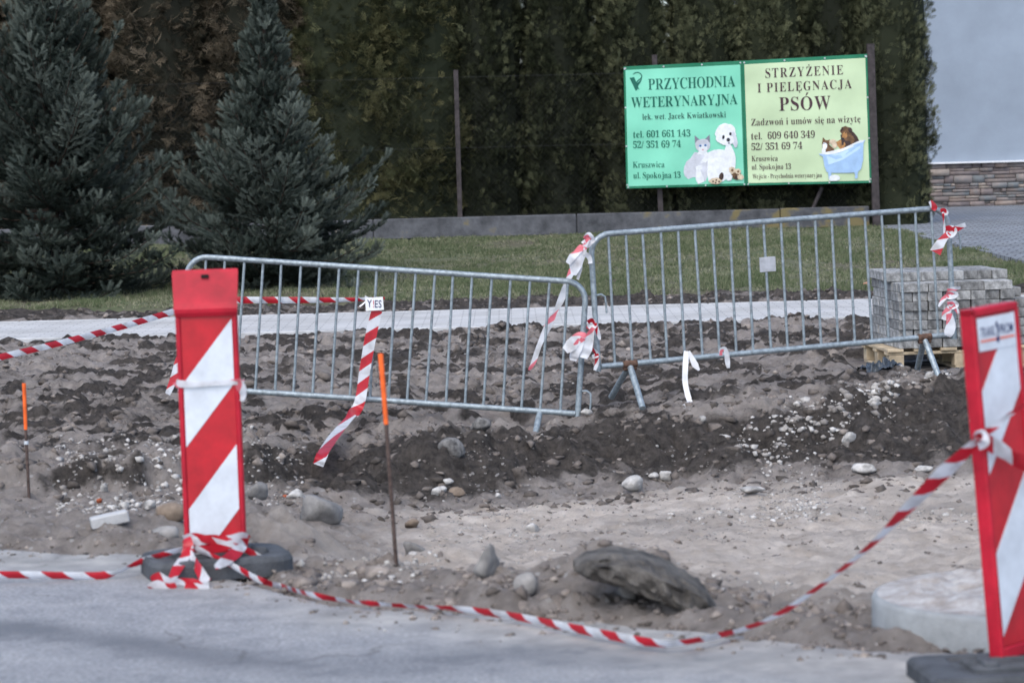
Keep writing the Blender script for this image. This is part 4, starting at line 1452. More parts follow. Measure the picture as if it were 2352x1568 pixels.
L2 = [('STRZYŻENIE', (1297, 318), (1908, 290), 72, INKB, 0.22, True), ('I PIELĘGNACJA', (1235, 433), (1975, 398), 70, INKB, 0.20, True),
      ('PSÓW', (1405, 576), (1810, 562), 104, INKB, 0.14, True), ('Zadzwoń i umów się na wizytę', (1185, 692), (2045, 664), 52, INKB, 0.06, True),
      ('tel.  609 640 349', (1185, 801), (1685, 786), 54, INKB, 0.06, True), ('52/ 351 69 74', (1187, 885), (1587, 873), 53, INKB, 0.05, True),
      ('Kruszwica', (1190, 972), (1395, 968), 42, INKB, 0.04, True), ('ul. Spokojna 13', (1190, 1037), (1498, 1031), 42, INKB, 0.05, True),
      ('Wejście - Przychodnia weterynaryjna', (1197, 1107), (1740, 1096), 35, INKB, 0.04, True)]
B1 = banner('advertising_banner', 'mint green veterinary clinic banner with a white dog and pale cat', [(184, 229), (1112, 184), (1146, 1160), (207, 1185)], BG1, None, L1, grp, 0)
B2 = banner('advertising_banner', 'pale yellow dog grooming banner with pets in a blue bathtub', [(1114, 184), (2094, 130), (2130, 1140), (1148, 1160)], BG2, None, L2, grp, 0)


def printed(root, name, shapes):
    """a printed picture: flat areas of ink, each a hair above the one below"""
    b = MB(); mats = []
    for k, (mt, poly) in enumerate(shapes):
        if mt not in mats: mats.append(mt)
        vs = [bp_(x, y, 0.007 + 0.0007 * k) for x, y in poly]
        cx = sum(p[0] for p in poly) / len(poly); cy = sum(p[1] for p in poly) / len(poly)
        vs.append(bp_(cx, cy, 0.007 + 0.0007 * k)); n = len(poly)
        b.add(vs, [(i, (i + 1) % n, n) for i in range(n)], mats.index(mt))
    return b.build(name, mats, root)


def blob(cx, cy, rx_, ry_, rot=0.0, fluff=0.0, n=28, seed=1):
    r = random.Random(seed); o = []
    for i in range(n):
        a = 2 * math.pi * i / n; k = 1 + fluff * r.uniform(-1, 1)
        x, y = rx_ * k * math.cos(a), ry_ * k * math.sin(a)
        o.append((cx + x * math.cos(rot) - y * math.sin(rot), cy + x * math.sin(rot) + y * math.cos(rot)))
    return o


WH = mat('print_white', (0.72, 0.74, 0.76), 0.5, 0.12, 14)
LAV = mat('print_lavender', (0.55, 0.565, 0.62), 0.5, 0.14, 10)
GRY = mat('print_grey', (0.20, 0.20, 0.25), 0.5, 0.1)
BLK = mat('print_black', (0.02, 0.02, 0.025), 0.5, 0.0)
BLU = mat('print_blue', (0.12, 0.28, 0.6), 0.5, 0.0)
SKN = mat('print_cream', (0.62, 0.50, 0.36), 0.5, 0.2, 20)
BRN = mat('print_brown', (0.16, 0.085, 0.04), 0.5, 0.4, 18)
TAN = mat('print_tan', (0.40, 0.20, 0.07), 0.5, 0.3, 18)
DBR = mat('print_dark_brown', (0.055, 0.03, 0.025), 0.5, 0.3, 18)
TUB = mat('print_tub_blue', (0.34, 0.50, 0.72), 0.5, 0.12, 6)
TUBL = mat('print_tub_light', (0.46, 0.62, 0.80), 0.5, 0.08, 6)
PNK = mat('print_pink', (0.6, 0.3, 0.33), 0.5, 0.0)
printed(B1, 'cat_and_dog_picture', [
    (LAV, [(700, 960), (740, 900), (850, 900), (868, 980), (850, 1060), (830, 1125), (760, 1130), (745, 1095), (700, 1100), (665, 1070), (660, 1010)]),
    (LAV, blob(708, 1030, 50, 80, .2, .05, seed=3)), (WH, [(750, 1010), (800, 1000), (815, 1130), (770, 1150), (752, 1120)]), (WH, blob(805, 930, 45, 55, 0, .08, seed=5)),
    (GRY, [(745, 835), (742, 768), (790, 810)]), (GRY, [(815, 805), (860, 762), (862, 830)]),
    (LAV, blob(805, 848, 60, 52, 0, .05, seed=4)), (WH, blob(806, 872, 34, 32, 0, .06, seed=6)), (BLU, blob(786, 850, 11, 9)), (BLU, blob(826, 846, 11, 9)), (BLK, blob(786, 850, 4, 7)), (BLK, blob(826, 846, 4, 7)), (PNK, blob(806, 880, 8, 6)),
    (WH, [(850, 900), (900, 880), (1000, 900), (1060, 960), (1050, 1010), (1030, 1120), (1000, 1125), (970, 1090), (930, 1090), (905, 1120), (850, 1130), (838, 1060)]),
    (WH, blob(950, 1000, 105, 125, .1, .05, seed=8)), (WH, blob(1015, 970, 48, 130, -.05, .06, seed=9)),
    (WH, blob(985, 760, 82, 86, 0, .06, seed=10)), (LAV, blob(1052, 800, 22, 65, -.2, .08, seed=11)), (WH, blob(1000, 805, 50, 42, 0, .08, seed=12)), (WH, blob(1010, 1090, 26, 34, 0, .05, seed=13)),
    (DBR, blob(950, 1090, 18, 32, .2)), (BLK, blob(967, 782, 10, 17, .2)), (BLK, blob(1022, 756, 10, 13, .2)), (BLK, blob(1005, 803, 14, 15)), (GRY, blob(1010, 829, 8, 7)),
    (BRN, blob(1070, 1075, 38, 40, 0, .15, seed=14)), (SKN, blob(1036, 1040, 26, 26, 0, .2, seed=15)), (SKN, blob(1082, 1050, 24, 22, 0, .2, seed=16)), (SKN, blob(1100, 1095, 24, 22, 0, .2, seed=17)), (BRN, blob(1036, 1042, 10, 10)), (BRN, blob(1082, 1052, 9, 9)), (DBR, blob(1066, 1100, 12, 14)),
    (SKN, blob(905, 1125, 48, 25, 0, .12, seed=18)), (DBR, blob(885, 1128, 7, 7)), (DBR, blob(910, 1118, 7, 7)), (DBR, blob(932, 1130, 7, 7)), (DBR, blob(905, 1138, 6, 6))])
printed(B2, 'bathing_pets_picture', [
    (DBR, [(1885, 765), (1930, 735), (1985, 740), (2015, 775), (2032, 812), (1990, 850), (1950, 870), (1900, 875)]),
    (BRN, [(1905, 790), (1960, 745), (2000, 800), (1980, 840), (1920, 870), (1870, 860), (1845, 830), (1860, 815)]),
    (TAN, [(1840, 822), (1905, 800), (1925, 840), (1915, 870), (1885, 880), (1862, 850)]),
    (BRN, [(1880, 735), (1895, 705), (1925, 695), (1965, 712), (1978, 750), (1950, 775), (1930, 800), (1905, 806), (1888, 795), (1900, 765)]), (TAN, blob(1918, 768, 20, 28, .3, .05)), (DBR, [(1882, 738), (1898, 704), (1910, 712), (1895, 740)]), (DBR, blob(1962, 728, 15, 24, -.4)), (BLK, blob(1902, 795, 14, 9)), (BLK, blob(1925, 748, 5, 4)),
    (BRN, [(1740, 830), (1747, 782), (1768, 806), (1785, 806), (1800, 800), (1795, 840), (1835, 875), (1840, 905), (1760, 905), (1742, 870)]), (WH, blob(1762, 850, 18, 32, .1, .06)), (WH, blob(1752, 890, 15, 25)), (BLK, blob(1756, 832, 4, 4)), (BLK, blob(1778, 830, 4, 4)),
    (SKN, blob(1825, 820, 28, 22, 0, .12, seed=31)), (SKN, blob(1838, 845, 20, 22, 0, .1, seed=33)),
    (TUB, [(1712, 912), (1760, 908), (1840, 905), (1890, 880), (1960, 850), (2035, 812), (2080, 805), (2065, 830), (2062, 960), (2045, 1030), (2020, 1055), (1950, 1062), (1820, 1062), (1775, 1055), (1758, 1010), (1745, 935), (1722, 922)]),
    (TUBL, [(1775, 930), (1880, 905), (2040, 835), (2040, 870), (1900, 960), (1790, 1000)]),
    (WH, [(1712, 912), (1760, 903), (1840, 900), (1885, 876), (1955, 847), (2035, 808), (2078, 803), (2060, 822), (1970, 862), (1900, 893), (1845, 912), (1770, 918)]),
    (TUB, [(1785, 1058), (1812, 1060), (1812, 1085), (1800, 1110), (1790, 1108), (1790, 1085)]), (TUB, [(1992, 1058), (2022, 1052), (2018, 1075), (2020, 1100), (2005, 1108), (1995, 1098), (2000, 1080)]),
    (WH, blob(1838, 1100, 42, 24, 0, .05, seed=35)), (WH, blob(1815, 1112, 22, 14))])
# the emblem: a V whose right stroke is a serpent
LOGO = [(INKG, [(232, 318), (268, 312), (300, 392), (288, 418), (278, 416)]), (INKG, [(288, 418), (300, 380), (318, 352), (330, 318), (312, 342), (292, 358), (290, 380), (276, 412)]), (INKG, [(296, 385), (310, 412), (300, 405), (290, 395)])]
sn = [(258, 292), (275, 278), (298, 274), (318, 284), (328, 303), (322, 322), (303, 334), (288, 350), (290, 366), (302, 374)]
wd_ = [3, 8, 7, 7, 8, 9, 9, 8, 6, 2]
for i in range(len(sn) - 1):
    dx, dy = sn[i + 1][0] - sn[i][0], sn[i + 1][1] - sn[i][1]; ln = math.hypot(dx, dy); nx, ny = -dy / ln, dx / ln
    LOGO.append((INKG, [(sn[i][0] + nx * wd_[i] / 2, sn[i][1] + ny * wd_[i] / 2), (sn[i + 1][0] + nx * wd_[i + 1] / 2, sn[i + 1][1] + ny * wd_[i + 1] / 2), (sn[i + 1][0] - nx * wd_[i + 1] / 2, sn[i + 1][1] - ny * wd_[i + 1] / 2), (sn[i][0] - nx * wd_[i] / 2, sn[i][1] - ny * wd_[i] / 2)]))
printed(B1, 'emblem', LOGO)

# label on the leaning board
def board_text(txt, x0, x1, z, caph, mt, dy):
    T, yf, root = BOARD_EXTRA['T'], BOARD_EXTRA['yf'], BOARD_EXTRA['root']
    V, Fc, wd = text_line(txt, False, 0.012, 0.06)
    b = MB(); b.add([T((x0 + (x1 - x0) * a / wd, yf - dy, z + h_ * caph)) for a, h_ in V], Fc)
    b.build('lettering', mt, root)
INKN = mat('navy_ink', (0.025, 0.04, 0.12), 0.5, 0.05)
zt_ = BOARD_EXTRA['z']
board_text('TRANS', -0.088, -0.012, zt_ - .070, 0.034, INKN, 0.0055)
board_text('PROM', 0.014, 0.088, zt_ - .070, 0.034, INKN, 0.0055)
b = MB(); T_, yf_ = BOARD_EXTRA['T'], BOARD_EXTRA['yf'] - 0.0066
b.add([T_((x, yf_, zt_ + z)) for x, z in [(-.008, -.03), (.004, -.022), (.008, -.05), (.004, -.072), (.012, -.083), (.0, -.097), (-.01, -.085), (-.002, -.07), (.0, -.05)]], [tuple(range(9))])
b.build('emblem', INKN, BOARD_EXTRA['root'])

# ------------------------------------------------------------------ pallet and pavers
ZP = 0.024
PA = at(2066, 812, 20.75); PA.z = ZP
PYAW = math.radians(6)
PM = Matrix.Rotation(PYAW, 3, 'Z')
def PT(x, y, z): return PA + PM @ Vector((x, y, z))
pal = empty('wooden_pallet', PT(0.46, 0.4, 0)); tag(pal, 'pale wooden pallet under the stacked grey pavers', 'pallet')
b = MB()
for yy in (0.06, 0.42, 0.78):
    b.box(PT(0.47, yy, 0.125), (1.12, 0.10, 0.022), M=PM, bev=0.003)
b.build('crossboard', WOOD, pal)
b = MB()
for xx in (-0.03, 0.17, 0.37, 0.57, 0.77, 0.97):
    b.box(PT(xx, 0.42, 0.148), (0.12, 0.86, 0.022), M=PM, bev=0.003)
b.build('deck', WOOD, pal)
for xx in (-0.02, 0.47, 0.96):
    for yy in (0.055, 0.42, 0.78):
        b = MB(); b.box(PT(xx, yy, 0.068), (0.11, 0.10, 0.09), M=PM, bev=0.003); b.build('block', WOOD, pal)
for xx in (-0.02, 0.47, 0.96):
    b = MB(); b.box(PT(xx, 0.42, 0.012), (0.10, 0.84, 0.022), M=PM, bev=0.003); b.build('runner', WOOD, pal)

pw, pl_, ph = 0.109, 0.212, 0.0685
pv_mesh = {}
def paver_mesh(kind):
    if kind not in pv_mesh:
        b = MB(); d = (pw - .003, pl_ - .004, ph - .002)
        b.box((0, 0, 0), d, bev=0.004)
        pv_mesh[kind] = b.mesh('concrete_paver'); pv_mesh[kind].materials.append(PAVER)
    return pv_mesh[kind]
ORD = ['first', 'second', 'third', 'fourth', 'fifth', 'sixth', 'seventh', 'eighth', 'ninth', 'tenth']
rnd = random.Random(12)
def paver(x, y, lv, turned, label):
    o = bpy.data.objects.new('concrete_paver', paver_mesh(0)); COL.objects.link(o)
    jx, jy = rnd.uniform(-.006, .006), rnd.uniform(-.022, .016)
    o.location = PT(x + jx, y + jy, 0.160 + ph * (lv + 0.5))
    o.rotation_euler[2] = PYAW + (math.pi / 2 if turned else 0) + rnd.uniform(-.03, .03)
    tag(o, label, 'paver', 'grey pavers stacked on the pallet')
NLV = 7
for lv in range(NLV):
    nm = ORD[lv]
    if lv == NLV - 1:                                  # top front course: stretchers
        for i in range(4):
            paver(0.115 + pl_ * i, pw * 0.5, lv, True, f'paver lying lengthwise along the front edge, {ORD[i]} from the barrier bars of four')
            paver(0.115 + pl_ * i, pw * 1.5, lv, True, f'paver lying lengthwise in the second row of the front ledge, {ORD[i]} of four')
    else:
        ncol = 8 if lv == NLV - 2 else 9
        for i in range(ncol):
            paver(pw * (i + 0.5), pl_ * 0.5, lv, False, f'paver end in the {nm} course up from the pallet, {ORD[i]} along the front')
    for r in range(1, 4):
        paver(pw * 0.5, pl_ * (r + 0.5), lv, False, f'paver on the stack side by the mud, {nm} course up, {ORD[r]} row back')
        if lv < NLV - 1: paver(pw * 8.5, pl_ * (r + 0.5), lv, False, f'paver on the stack side away from the barrier, {nm} course up, {ORD[r]} row back')
    if lv < NLV - 1:
        for i in range(1, 8): pass
for i in range(1, 8):
    paver(pw * (i + 0.5), pl_ * 1.5, NLV - 1, False, f'paver under the raised top row, {ORD[i]} along the stack')
paver(0.0 + pw * .62, pl_ * 1.3, NLV, True, 'paver lying crosswise at the near end of the raised top row')
for i in range(8):
    if i: paver(pw * (i + 0.55), pl_ * 1.55, NLV, False, f'paver in the raised top row, end towards the street, {ORD[i]} along')
    for r in (2, 3):
        paver(pw * (i + 0.3), pl_ * (r + 0.5), NLV, False, f'paver of the topmost layer, {ORD[r]} row back, {ORD[i]} along')
    if 0 < i: 
        for r in (2, 3): paver(pw * (i + 0.5), pl_ * (r + 0.5), NLV - 1, False, f'paver just below the topmost layer, {ORD[r]} row back, {ORD[i]} along')

# crumpled dark film by the pallet
def crumpled(name, label, c, sx, sy, h, seed, mt, cat):
    nx, ny = 46, 34
    X, Y = np.meshgrid(np.linspace(-1, 1, nx), np.linspace(-1, 1, ny))
    ang = np.arctan2(Y, X); rr = np.hypot(X, Y)
    gx_ = c.x + X * sx * (0.8 + 0.25 * vn(ang * 2 + 5, ang * 0 + seed, seed)); gy_ = c.y + Y * sy
    zz = land(gx_.ravel(), gy_.ravel())[0].reshape(gx_.shape)
    ridge = np.abs(fbm(X * 2.2 + seed, Y * 2.0, seed, 3)) ; r2 = np.abs(fbm(X * 4.5, Y * 4 + seed, seed + 5, 3))
    Zc = zz + 0.012 + h * (1 - ridge * 2.2).clip(0, 1) * (1 - rr ** 2 * 0.6).clip(0, 1) + h * 0.6 * (1 - r2 * 2.4).clip(0, 1) * (1 - rr * .6).clip(0.1, 1)
    me = np_mesh(name, np.stack([gx_.ravel(), gy_.ravel(), Zc.ravel()], -1), grid_faces(nx, ny))
    o = link(name, me, mt); tag(o, label, cat)
crumpled('plastic_film', 'crumpled dark plastic film lying on the mud at the pallet corner', at(2030, 826, 20.05), 0.17, 0.25, 0.085, 5, FILM, 'plastic film')
crumpled('plastic_film', 'smaller dark film scrap between the pallet front and the labelled board', at(2190, 832, 20.2), 0.14, 0.15, 0.04, 9, FILM, 'plastic film')

# ------------------------------------------------------------------ rocks
def rock_mesh(seed, dims, sharp=0.6, sub=3, nplanes=8):
    r = np.random.default_rng(seed)
    import bmesh
    bm = bmesh.new(); bmesh.ops.create_icosphere(bm, subdivisions=sub, radius=1.0)
    V = np.array([v.co[:] for v in bm.verts]); Fc = np.array([[v.index for v in f.verts] for f in bm.faces]); bm.free()
    nrm = r.normal(0, 1, (nplanes, 3)); nrm /= np.linalg.norm(nrm, axis=1, keepdims=True)
    nplanes = nrm.shape[0]; hgt = r.uniform(0.36, 0.80, nplanes)
    dots = V @ nrm.T
    rr = np.where(dots > 0.05, hgt / np.maximum(dots, 0.05), 9).min(1)
    rad = sharp * np.minimum(rr, 1.05) + (1 - sharp) * 0.9
    P = V * rad[:, None]
    nz = fbm(P[:, 0] * 3 + P[:, 2] * 2 + seed, P[:, 1] * 3 - P[:, 2] * 2.3, seed, 4)
    nz2 = fbm(P[:, 0] * 9 + P[:, 2] * 7, P[:, 1] * 9 - P[:, 2] * 8, seed + 3, 3)
    P = P * (1 + 0.10 * nz[:, None] + 0.05 * nz2[:, None])
    P = P / np.abs(P).max(0) * (np.array(dims) / 2)
    return P, Fc


LIME = mat('pale_limestone', (0.47, 0.45, 0.425), 0.9, 0.4, 14, bump=0.5, bscale=50, rand=0.1)
GREYR = mat('grey_rock', (0.23, 0.22, 0.21), 0.9, 0.35, 7, bump=0.6, bscale=35, rand=0.1)
BROWNR = mat('earthy_rock', (0.22, 0.17, 0.13), 0.95, 0.35, 9, bump=0.6, bscale=35, rand=0.1)
DARKR = mat('muddy_slab', (0.105, 0.096, 0.086), 0.95, 0.5, 9, bump=0.9, bscale=30, col2=(0.030, 0.027, 0.024))
TARR = mat('old_asphalt_lump', (0.16, 0.155, 0.15), 0.95, 0.5, 28, bump=0.9, bscale=40, col2=(0.045, 0.043, 0.042))
BRICKR = mat('brick_red', (0.50, 0.13, 0.06), 0.9, 0.3, 12, bump=0.4)


def rock(px, py, wpx, hpx, mt, label, seed, depth=0.8, rot=None, sharp=0.95, sink=0.2, cat='rock', name='rock', sub=3, Y=None, taper=0.0):
    """px,py: where its foot meets the soil; wpx,hpx: how large it looks"""
    p = hit(px, py)
    s = FPX / p.y
    w_, h_ = wpx / s, hpx / s
    V, Fc = rock_mesh(seed, (w_, w_ * depth, h_ * (1 + sink)), sharp, sub)
    if taper:
        zn = (V[:, 2] - V[:, 2].min()) / np.ptp(V[:, 2]); V[:, :2] *= (1.15 - taper * zn)[:, None]; V[:, 0] += 0.12 * w_ * zn
    if rot is not None:
        Mx = np.array(Matrix.Rotation(rot[2], 3, 'Z') @ Matrix.Rotation(rot[1], 3, 'Y') @ Matrix.Rotation(rot[0], 3, 'X'))
        V = V @ Mx.T
    zmin = V[:, 2].min()
    V[:, 2] += -zmin - h_ * sink
    V += np.array([p.x, p.y + w_ * depth * 0.35, H(p.x, p.y + w_ * depth * 0.35)])
    me = np_mesh(name, V, Fc, smooth=False)
    o = link(name, me, mt)
    tag(o, label, cat)
    return o


# the large tilted slab, an irregular flat boulder propped on the heap
def slab():
    Yb = hit(1490, 1400).y + 0.16
    s_ = FPX / Yb
    line = [(1318, 1297, 10, .08, .0), (1345, 1296, 26, .18, .0), (1400, 1296, 38, .25, .01), (1460, 1309, 44, .28, .0), (1520, 1332, 47, .28, -.02), (1575, 1360, 46, .25, -.04), (1618, 1386, 38, .18, -.06), (1648, 1408, 16, .08, -.08)]
    P, n = [], 36
    m_ = 7
    pts = []
    for i in range(len(line) - 1):
        for k in range(m_):
            t = k / m_
            pts.append([line[i][q] * (1 - t) + line[i + 1][q] * t for q in range(5)])
    pts.append(list(line[-1]))
    for (x, y, hp, dp, dy) in pts:
        c = at(x, y, Yb + dy)
        for k in range(n):
            a = 2 * math.pi * k / n
            ca, sa = math.cos(a), math.sin(a)
            e = 0.72
            P.append((c.x + 0.10 * abs(sa) ** e * math.copysign(1, sa) * hp / s_, c.y + dp * abs(ca) ** e * math.copysign(1, ca), c.z + hp / s_ * (abs(sa) ** e) * math.copysign(1, sa) * (1.0 if sa > 0 else .9)))
    P = np.array(P)
    cen = np.repeat(P.reshape(-1, n, 3).mean(1), n, 0)
    d = P - cen
    k1 = fbm(P[:, 0] * 5 + P[:, 2] * 6, P[:, 1] * 5 - P[:, 2] * 4, 401, 4); k2 = np.abs(fbm(P[:, 0] * 16 + P[:, 2] * 13, P[:, 1] * 16 + P[:, 2] * 11, 402, 4))
    P = cen + d * (1 + 0.20 * k1 - 0.26 * k2)[:, None]
    f = []
    for i in range(len(pts) - 1):
        for k in range(n):
            f.append((i * n + k, i * n + (k + 1) % n, (i + 1) * n + (k + 1) % n, (i + 1) * n + k))
    me = np_mesh('boulder', P, np.array(f), smooth=True)
    me.polygons.foreach_set('use_smooth', np.zeros(len(f), bool))
    o = link('boulder', me, DARKR); tag(o, 'long muddy brown slab boulder tilted on the heap by the road', 'boulder')
slab()
rock(1115, 1352, 100, 95, GREYR, 'upright grey wedge of broken concrete, half buried beside the slab', 301, 0.6, (0, .1, .4), 0.95, taper=.85)
rock(1205, 1368, 80, 52, GREYR, 'rounded grey lump between the concrete wedge and the long slab', 302, 0.8, None, 0.85, taper=.5, sink=.3)
rock(1440, 1362, 56, 55, GREYR, 'small grey stone leaning against the front of the long slab', 303, 0.7, (0.2, 0, 0), 0.8, taper=.3)
rock(742, 1198, 100, 70, GREYR, 'blue grey faceted boulder on the pale sand behind the rusty stake', 304, 0.8, (0, .2, .3), 0.85)
rock(682, 1158, 52, 26, LIME, 'pale stone touching the blue grey boulder', 305)
rock(950, 1262, 70, 36, GREYR, 'flat grey shard on the soil just past the rusty stake foot', 306, 0.5, (0, .35, .3), 0.9, sink=.1)
rock(950, 1212, 42, 24, BROWNR, 'dark wedge of soil covered stone near the rusty stake', 307)
rock(395, 1196, 80, 50, BROWNR, 'brown earthy boulder half hidden by the capped striped board', 308, 0.8, None, 0.6)
rock(365, 1238, 92, 34, GREYR, 'low grey stone on the road edge below the brown boulder', 309, 0.7)
rock(585, 1145, 60, 46, GREYR, 'grey boulder emerging behind the edge of the capped board', 310, 0.8)
rock(1040, 1035, 74, 50, TARR, 'rough lump of old asphalt set in the bank', 311, 0.7, None, 0.6)
rock(1105, 1012, 50, 32, TARR, 'smaller asphalt lump beside the rough one in the bank', 312, 0.7, None, 0.6)
rock(1455, 1132, 54, 42, LIME, 'chunky pale limestone on the sand at the foot of the bank', 313, 0.9, None, 0.6, sink=.05)
rock(1534, 1100, 40, 32, LIME, 'white jagged stone at the foot of the bank', 314, 0.6, (.3, .3, 0), 0.9, sink=.05)
rock(1500, 1102, 30, 18, LIME, 'white stone beside the jagged one below the bank', 315)
rock(1415, 1098, 34, 14, LIME, 'flat white stone above the chunky limestone', 316)
rock(1145, 1112, 17, 18, LIME, 'bright white pebble below the buried barrier leg', 317, sink=.02)
rock(1052, 1130, 46, 24, BROWNR, 'tan stone at the bank foot below the asphalt lump', 318)
rock(1010, 1140, 40, 22, LIME, 'dirty pale stone next to the tan one', 319)
rock(1345, 958, 34, 20, LIME, 'white stone against the foot of the tilted barrier', 320, sink=.05)
rock(1612, 952, 20, 16, LIME, 'white stone under the dangling white tape', 321, sink=.05)
rock(1662, 966, 34, 14, LIME, 'flat pinkish stone on the brow of the bank', 322, sink=.05)
rock(1986, 1095, 62, 24, LIME, 'broad pale stone at the bank foot below the leaning tape', 323, sink=.05)
rock(2120, 1080, 50, 22, LIME, 'pale stone at the bank foot beside the labelled board', 324, sink=.05)
rock(1950, 962, 44, 30, LIME, 'clustered white stone on the brow above the dark bank', 325, sink=.05)
rock(2010, 945, 36, 22, LIME, 'white stone on the brow nearer the pallet', 326, sink=.05)
rock(2138, 912, 24, 22, LIME, 'white stone near the far barrier foot', 327, sink=.05)
rock(1725, 1140, 70, 20, LIME, 'wide flat pale stone on the sand beyond the slab', 328, sink=.05)
rock(1030, 1115, 26, 14, LIME, 'small pale stone above the tan one', 329)
rock(1225, 1222, 40, 22, LIME, 'pale angular stone on the sand left of the slab', 330)
rock(240, 1120, 22, 22, LIME, 'white stone in the gravel near the thin stake', 331, sink=.05)
rock(420, 1086, 22, 22, LIME, 'white stone at the top of the gravel beside the board', 332, sink=.05)
rock(345, 1172, 34, 24, LIME, 'white lump in the gravel above the brown boulder', 333, sink=.05)
rock(285, 1168, 28, 22, LIME, 'white lump above the dropped concrete block', 334, sink=.05)
rock(690, 1302, 24, 20, LIME, 'white stone touching the rubber foot', 335, sink=.05)
rock(460, 1392, 28, 9, BROWNR, 'dark clod lying on the asphalt below the tape tangle', 336, sink=.0, Y=11)
rock(225, 1156, 18, 14, BRICKR, 'red brick fragment behind the dropped concrete block', 337, sink=.05, cat='brick piece', name='brick_fragment')
rock(655, 1142, 14, 12, BRICKR, 'red brick fragment beside the pale stone', 338, sink=.05, cat='brick piece', name='brick_fragment')
rock(510, 1004, 22, 10, BRICKR, 'orange brick chip on the mud behind the board', 339, sink=.05, cat='brick piece', name='brick_fragment')
p = hit(250, 1206)
b = MB(); b.box(Vector((p.x, p.y + .03, p.z + 0.025)), (0.185, 0.09, 0.055), M=Matrix.Rotation(.25, 3, 'Z') @ Matrix.Rotation(-.16, 3, 'Y'), bev=0.006)
o = b.build('concrete_block', CONC); tag(o, 'pale oblong concrete block dropped near the road edge', 'concrete block')
p = at(1160, 1335, 11.75)
b = MB()
a0 = Vector((p.x - .03, p.y - .02, p.z - .01)); a1 = a0 + Vector((0.05, 0.35, -0.02))
n = 14; ring = []
dirv = (a1 - a0).normalized(); sx_ = dirv.cross(Vector((0, 0, 1))).normalized(); sz_ = sx_.cross(dirv)
vs = []
for q, rr in ((a0, .040), (a1, .040), (a1, .033), (a0, .033)):
    vs += [q + (sx_ * math.cos(2 * math.pi * k / n) + sz_ * math.sin(2 * math.pi * k / n)) * rr for k in range(n)]
fs = [(i * n + k, i * n + (k + 1) % n, ((i + 1) % 4) * n + (k + 1) % n, ((i + 1) % 4) * n + k) for i in range(4) for k in range(n)]
b.add(vs, fs, smooth=False)
o = b.build('pipe_end', mat('dark_pipe', (0.03, 0.03, 0.032), 0.6, 0.2, 10)); tag(o, 'dark open pipe end between the wedge and the rounded lump', 'pipe')

# loose chippings nobody could count
def chips():
    r = np.random.default_rng(7)
    zones = [  # px box, count, size range, paleness
        ((130, 1060, 420, 1175), 950, (.010, .06), .6), ((560, 1040, 700, 1130), 380, (.012, .04), .55), ((0, 1180, 420, 1250), 260, (.012, .04), .45),
        ((960, 1000, 1250, 1160), 520, (.010, .035), .4), ((1250, 960, 1700, 1110), 420, (.008, .03), .45), ((1690, 948, 1810, 968), 110, (.010, .07), .7), ((1800, 930, 1950, 955), 190, (.010, .085), .56), ((1930, 910, 2060, 940), 190, (.010, .085), .56), ((2050, 880, 2190, 912), 130, (.010, .05), .65), ((1760, 970, 1880, 1100), 170, (.008, .04), .55),
        ((1740, 1000, 1900, 1110), 330, (.012, .04), .6), ((1500, 1078, 2250, 1105), 260, (.008, .05), .6), ((740, 1290, 1010, 1385), 700, (.006, .05), .55),
        ((700, 1150, 1300, 1320), 260, (.008, .03), .5), ((1100, 1340, 1640, 1430), 200, (.008, .03), .5), ((1650, 1330, 2020, 1480), 260, (.008, .03), .5),
        ((0, 780, 2200, 960), 420, (.010, .035), .35), ((1850, 1500, 2100, 1560), 10, (.008, .02), .5), ((560, 1370, 1200, 1560), 26, (.008, .022), .4), ((1960, 640, 2352, 700), 10, (.01, .02), .5)]
    Vs, Fs, Ts = [], [], []
    base = [rock_mesh(900 + k, (1, .85, .7), .95, 1, 6) for k in range(10)]
    base = [(v * (1 + np.clip(r.normal(0, .16, len(v)), -.3, .4))[:, None], f) for v, f in base]
    off = 0
    for (x0, y0, x1, y1), n, (s0, s1), pale in zones:
        cx, cy = r.uniform(x0, x1, n), r.uniform(y0, y1, n)
        pts = [gp(a, b_, -0.12 if y0 > 960 else 0.0) for a, b_ in zip(cx, cy)]
        X = np.array([p.x for p in pts]); Y = np.array([p.y for p in pts])
        Zz = land(X, Y)[0]
        Zz = np.where(Y < edge_y(X), 0.003, Zz)
        for i in range(n):
            bV, bF = base[r.integers(10)]
            s = s0 + (s1 - s0) * r.random() ** 2.2
            a = r.uniform(0, 6.28); c_, s_ = math.cos(a), math.sin(a)
            Mx = np.array([[c_, -s_, 0], [s_, c_, 0], [0, 0, 1]])
            Vs.append(bV @ Mx.T * s + np.array([X[i], Y[i], Zz[i] - 0.02 * s]))
            Fs.append(bF + off); off += len(bV)
            Ts.append(np.full(len(bV), np.clip(pale + r.normal(0, .25), 0, 1)))
    me = np_mesh('gravel', np.concatenate(Vs), np.concatenate(Fs), {'tone': np.concatenate(Ts)})
    o = link('gravel', me, attr_mat('chippings', [(0.12, 0.105, 0.095), (0.26, 0.24, 0.222), (0.52, 0.50, 0.475)], nscale=60, namp=0.3, rough=0.9))
    tag(o, 'loose pale limestone chippings strewn over the dug soil', 'gravel', kind='stuff')
chips()

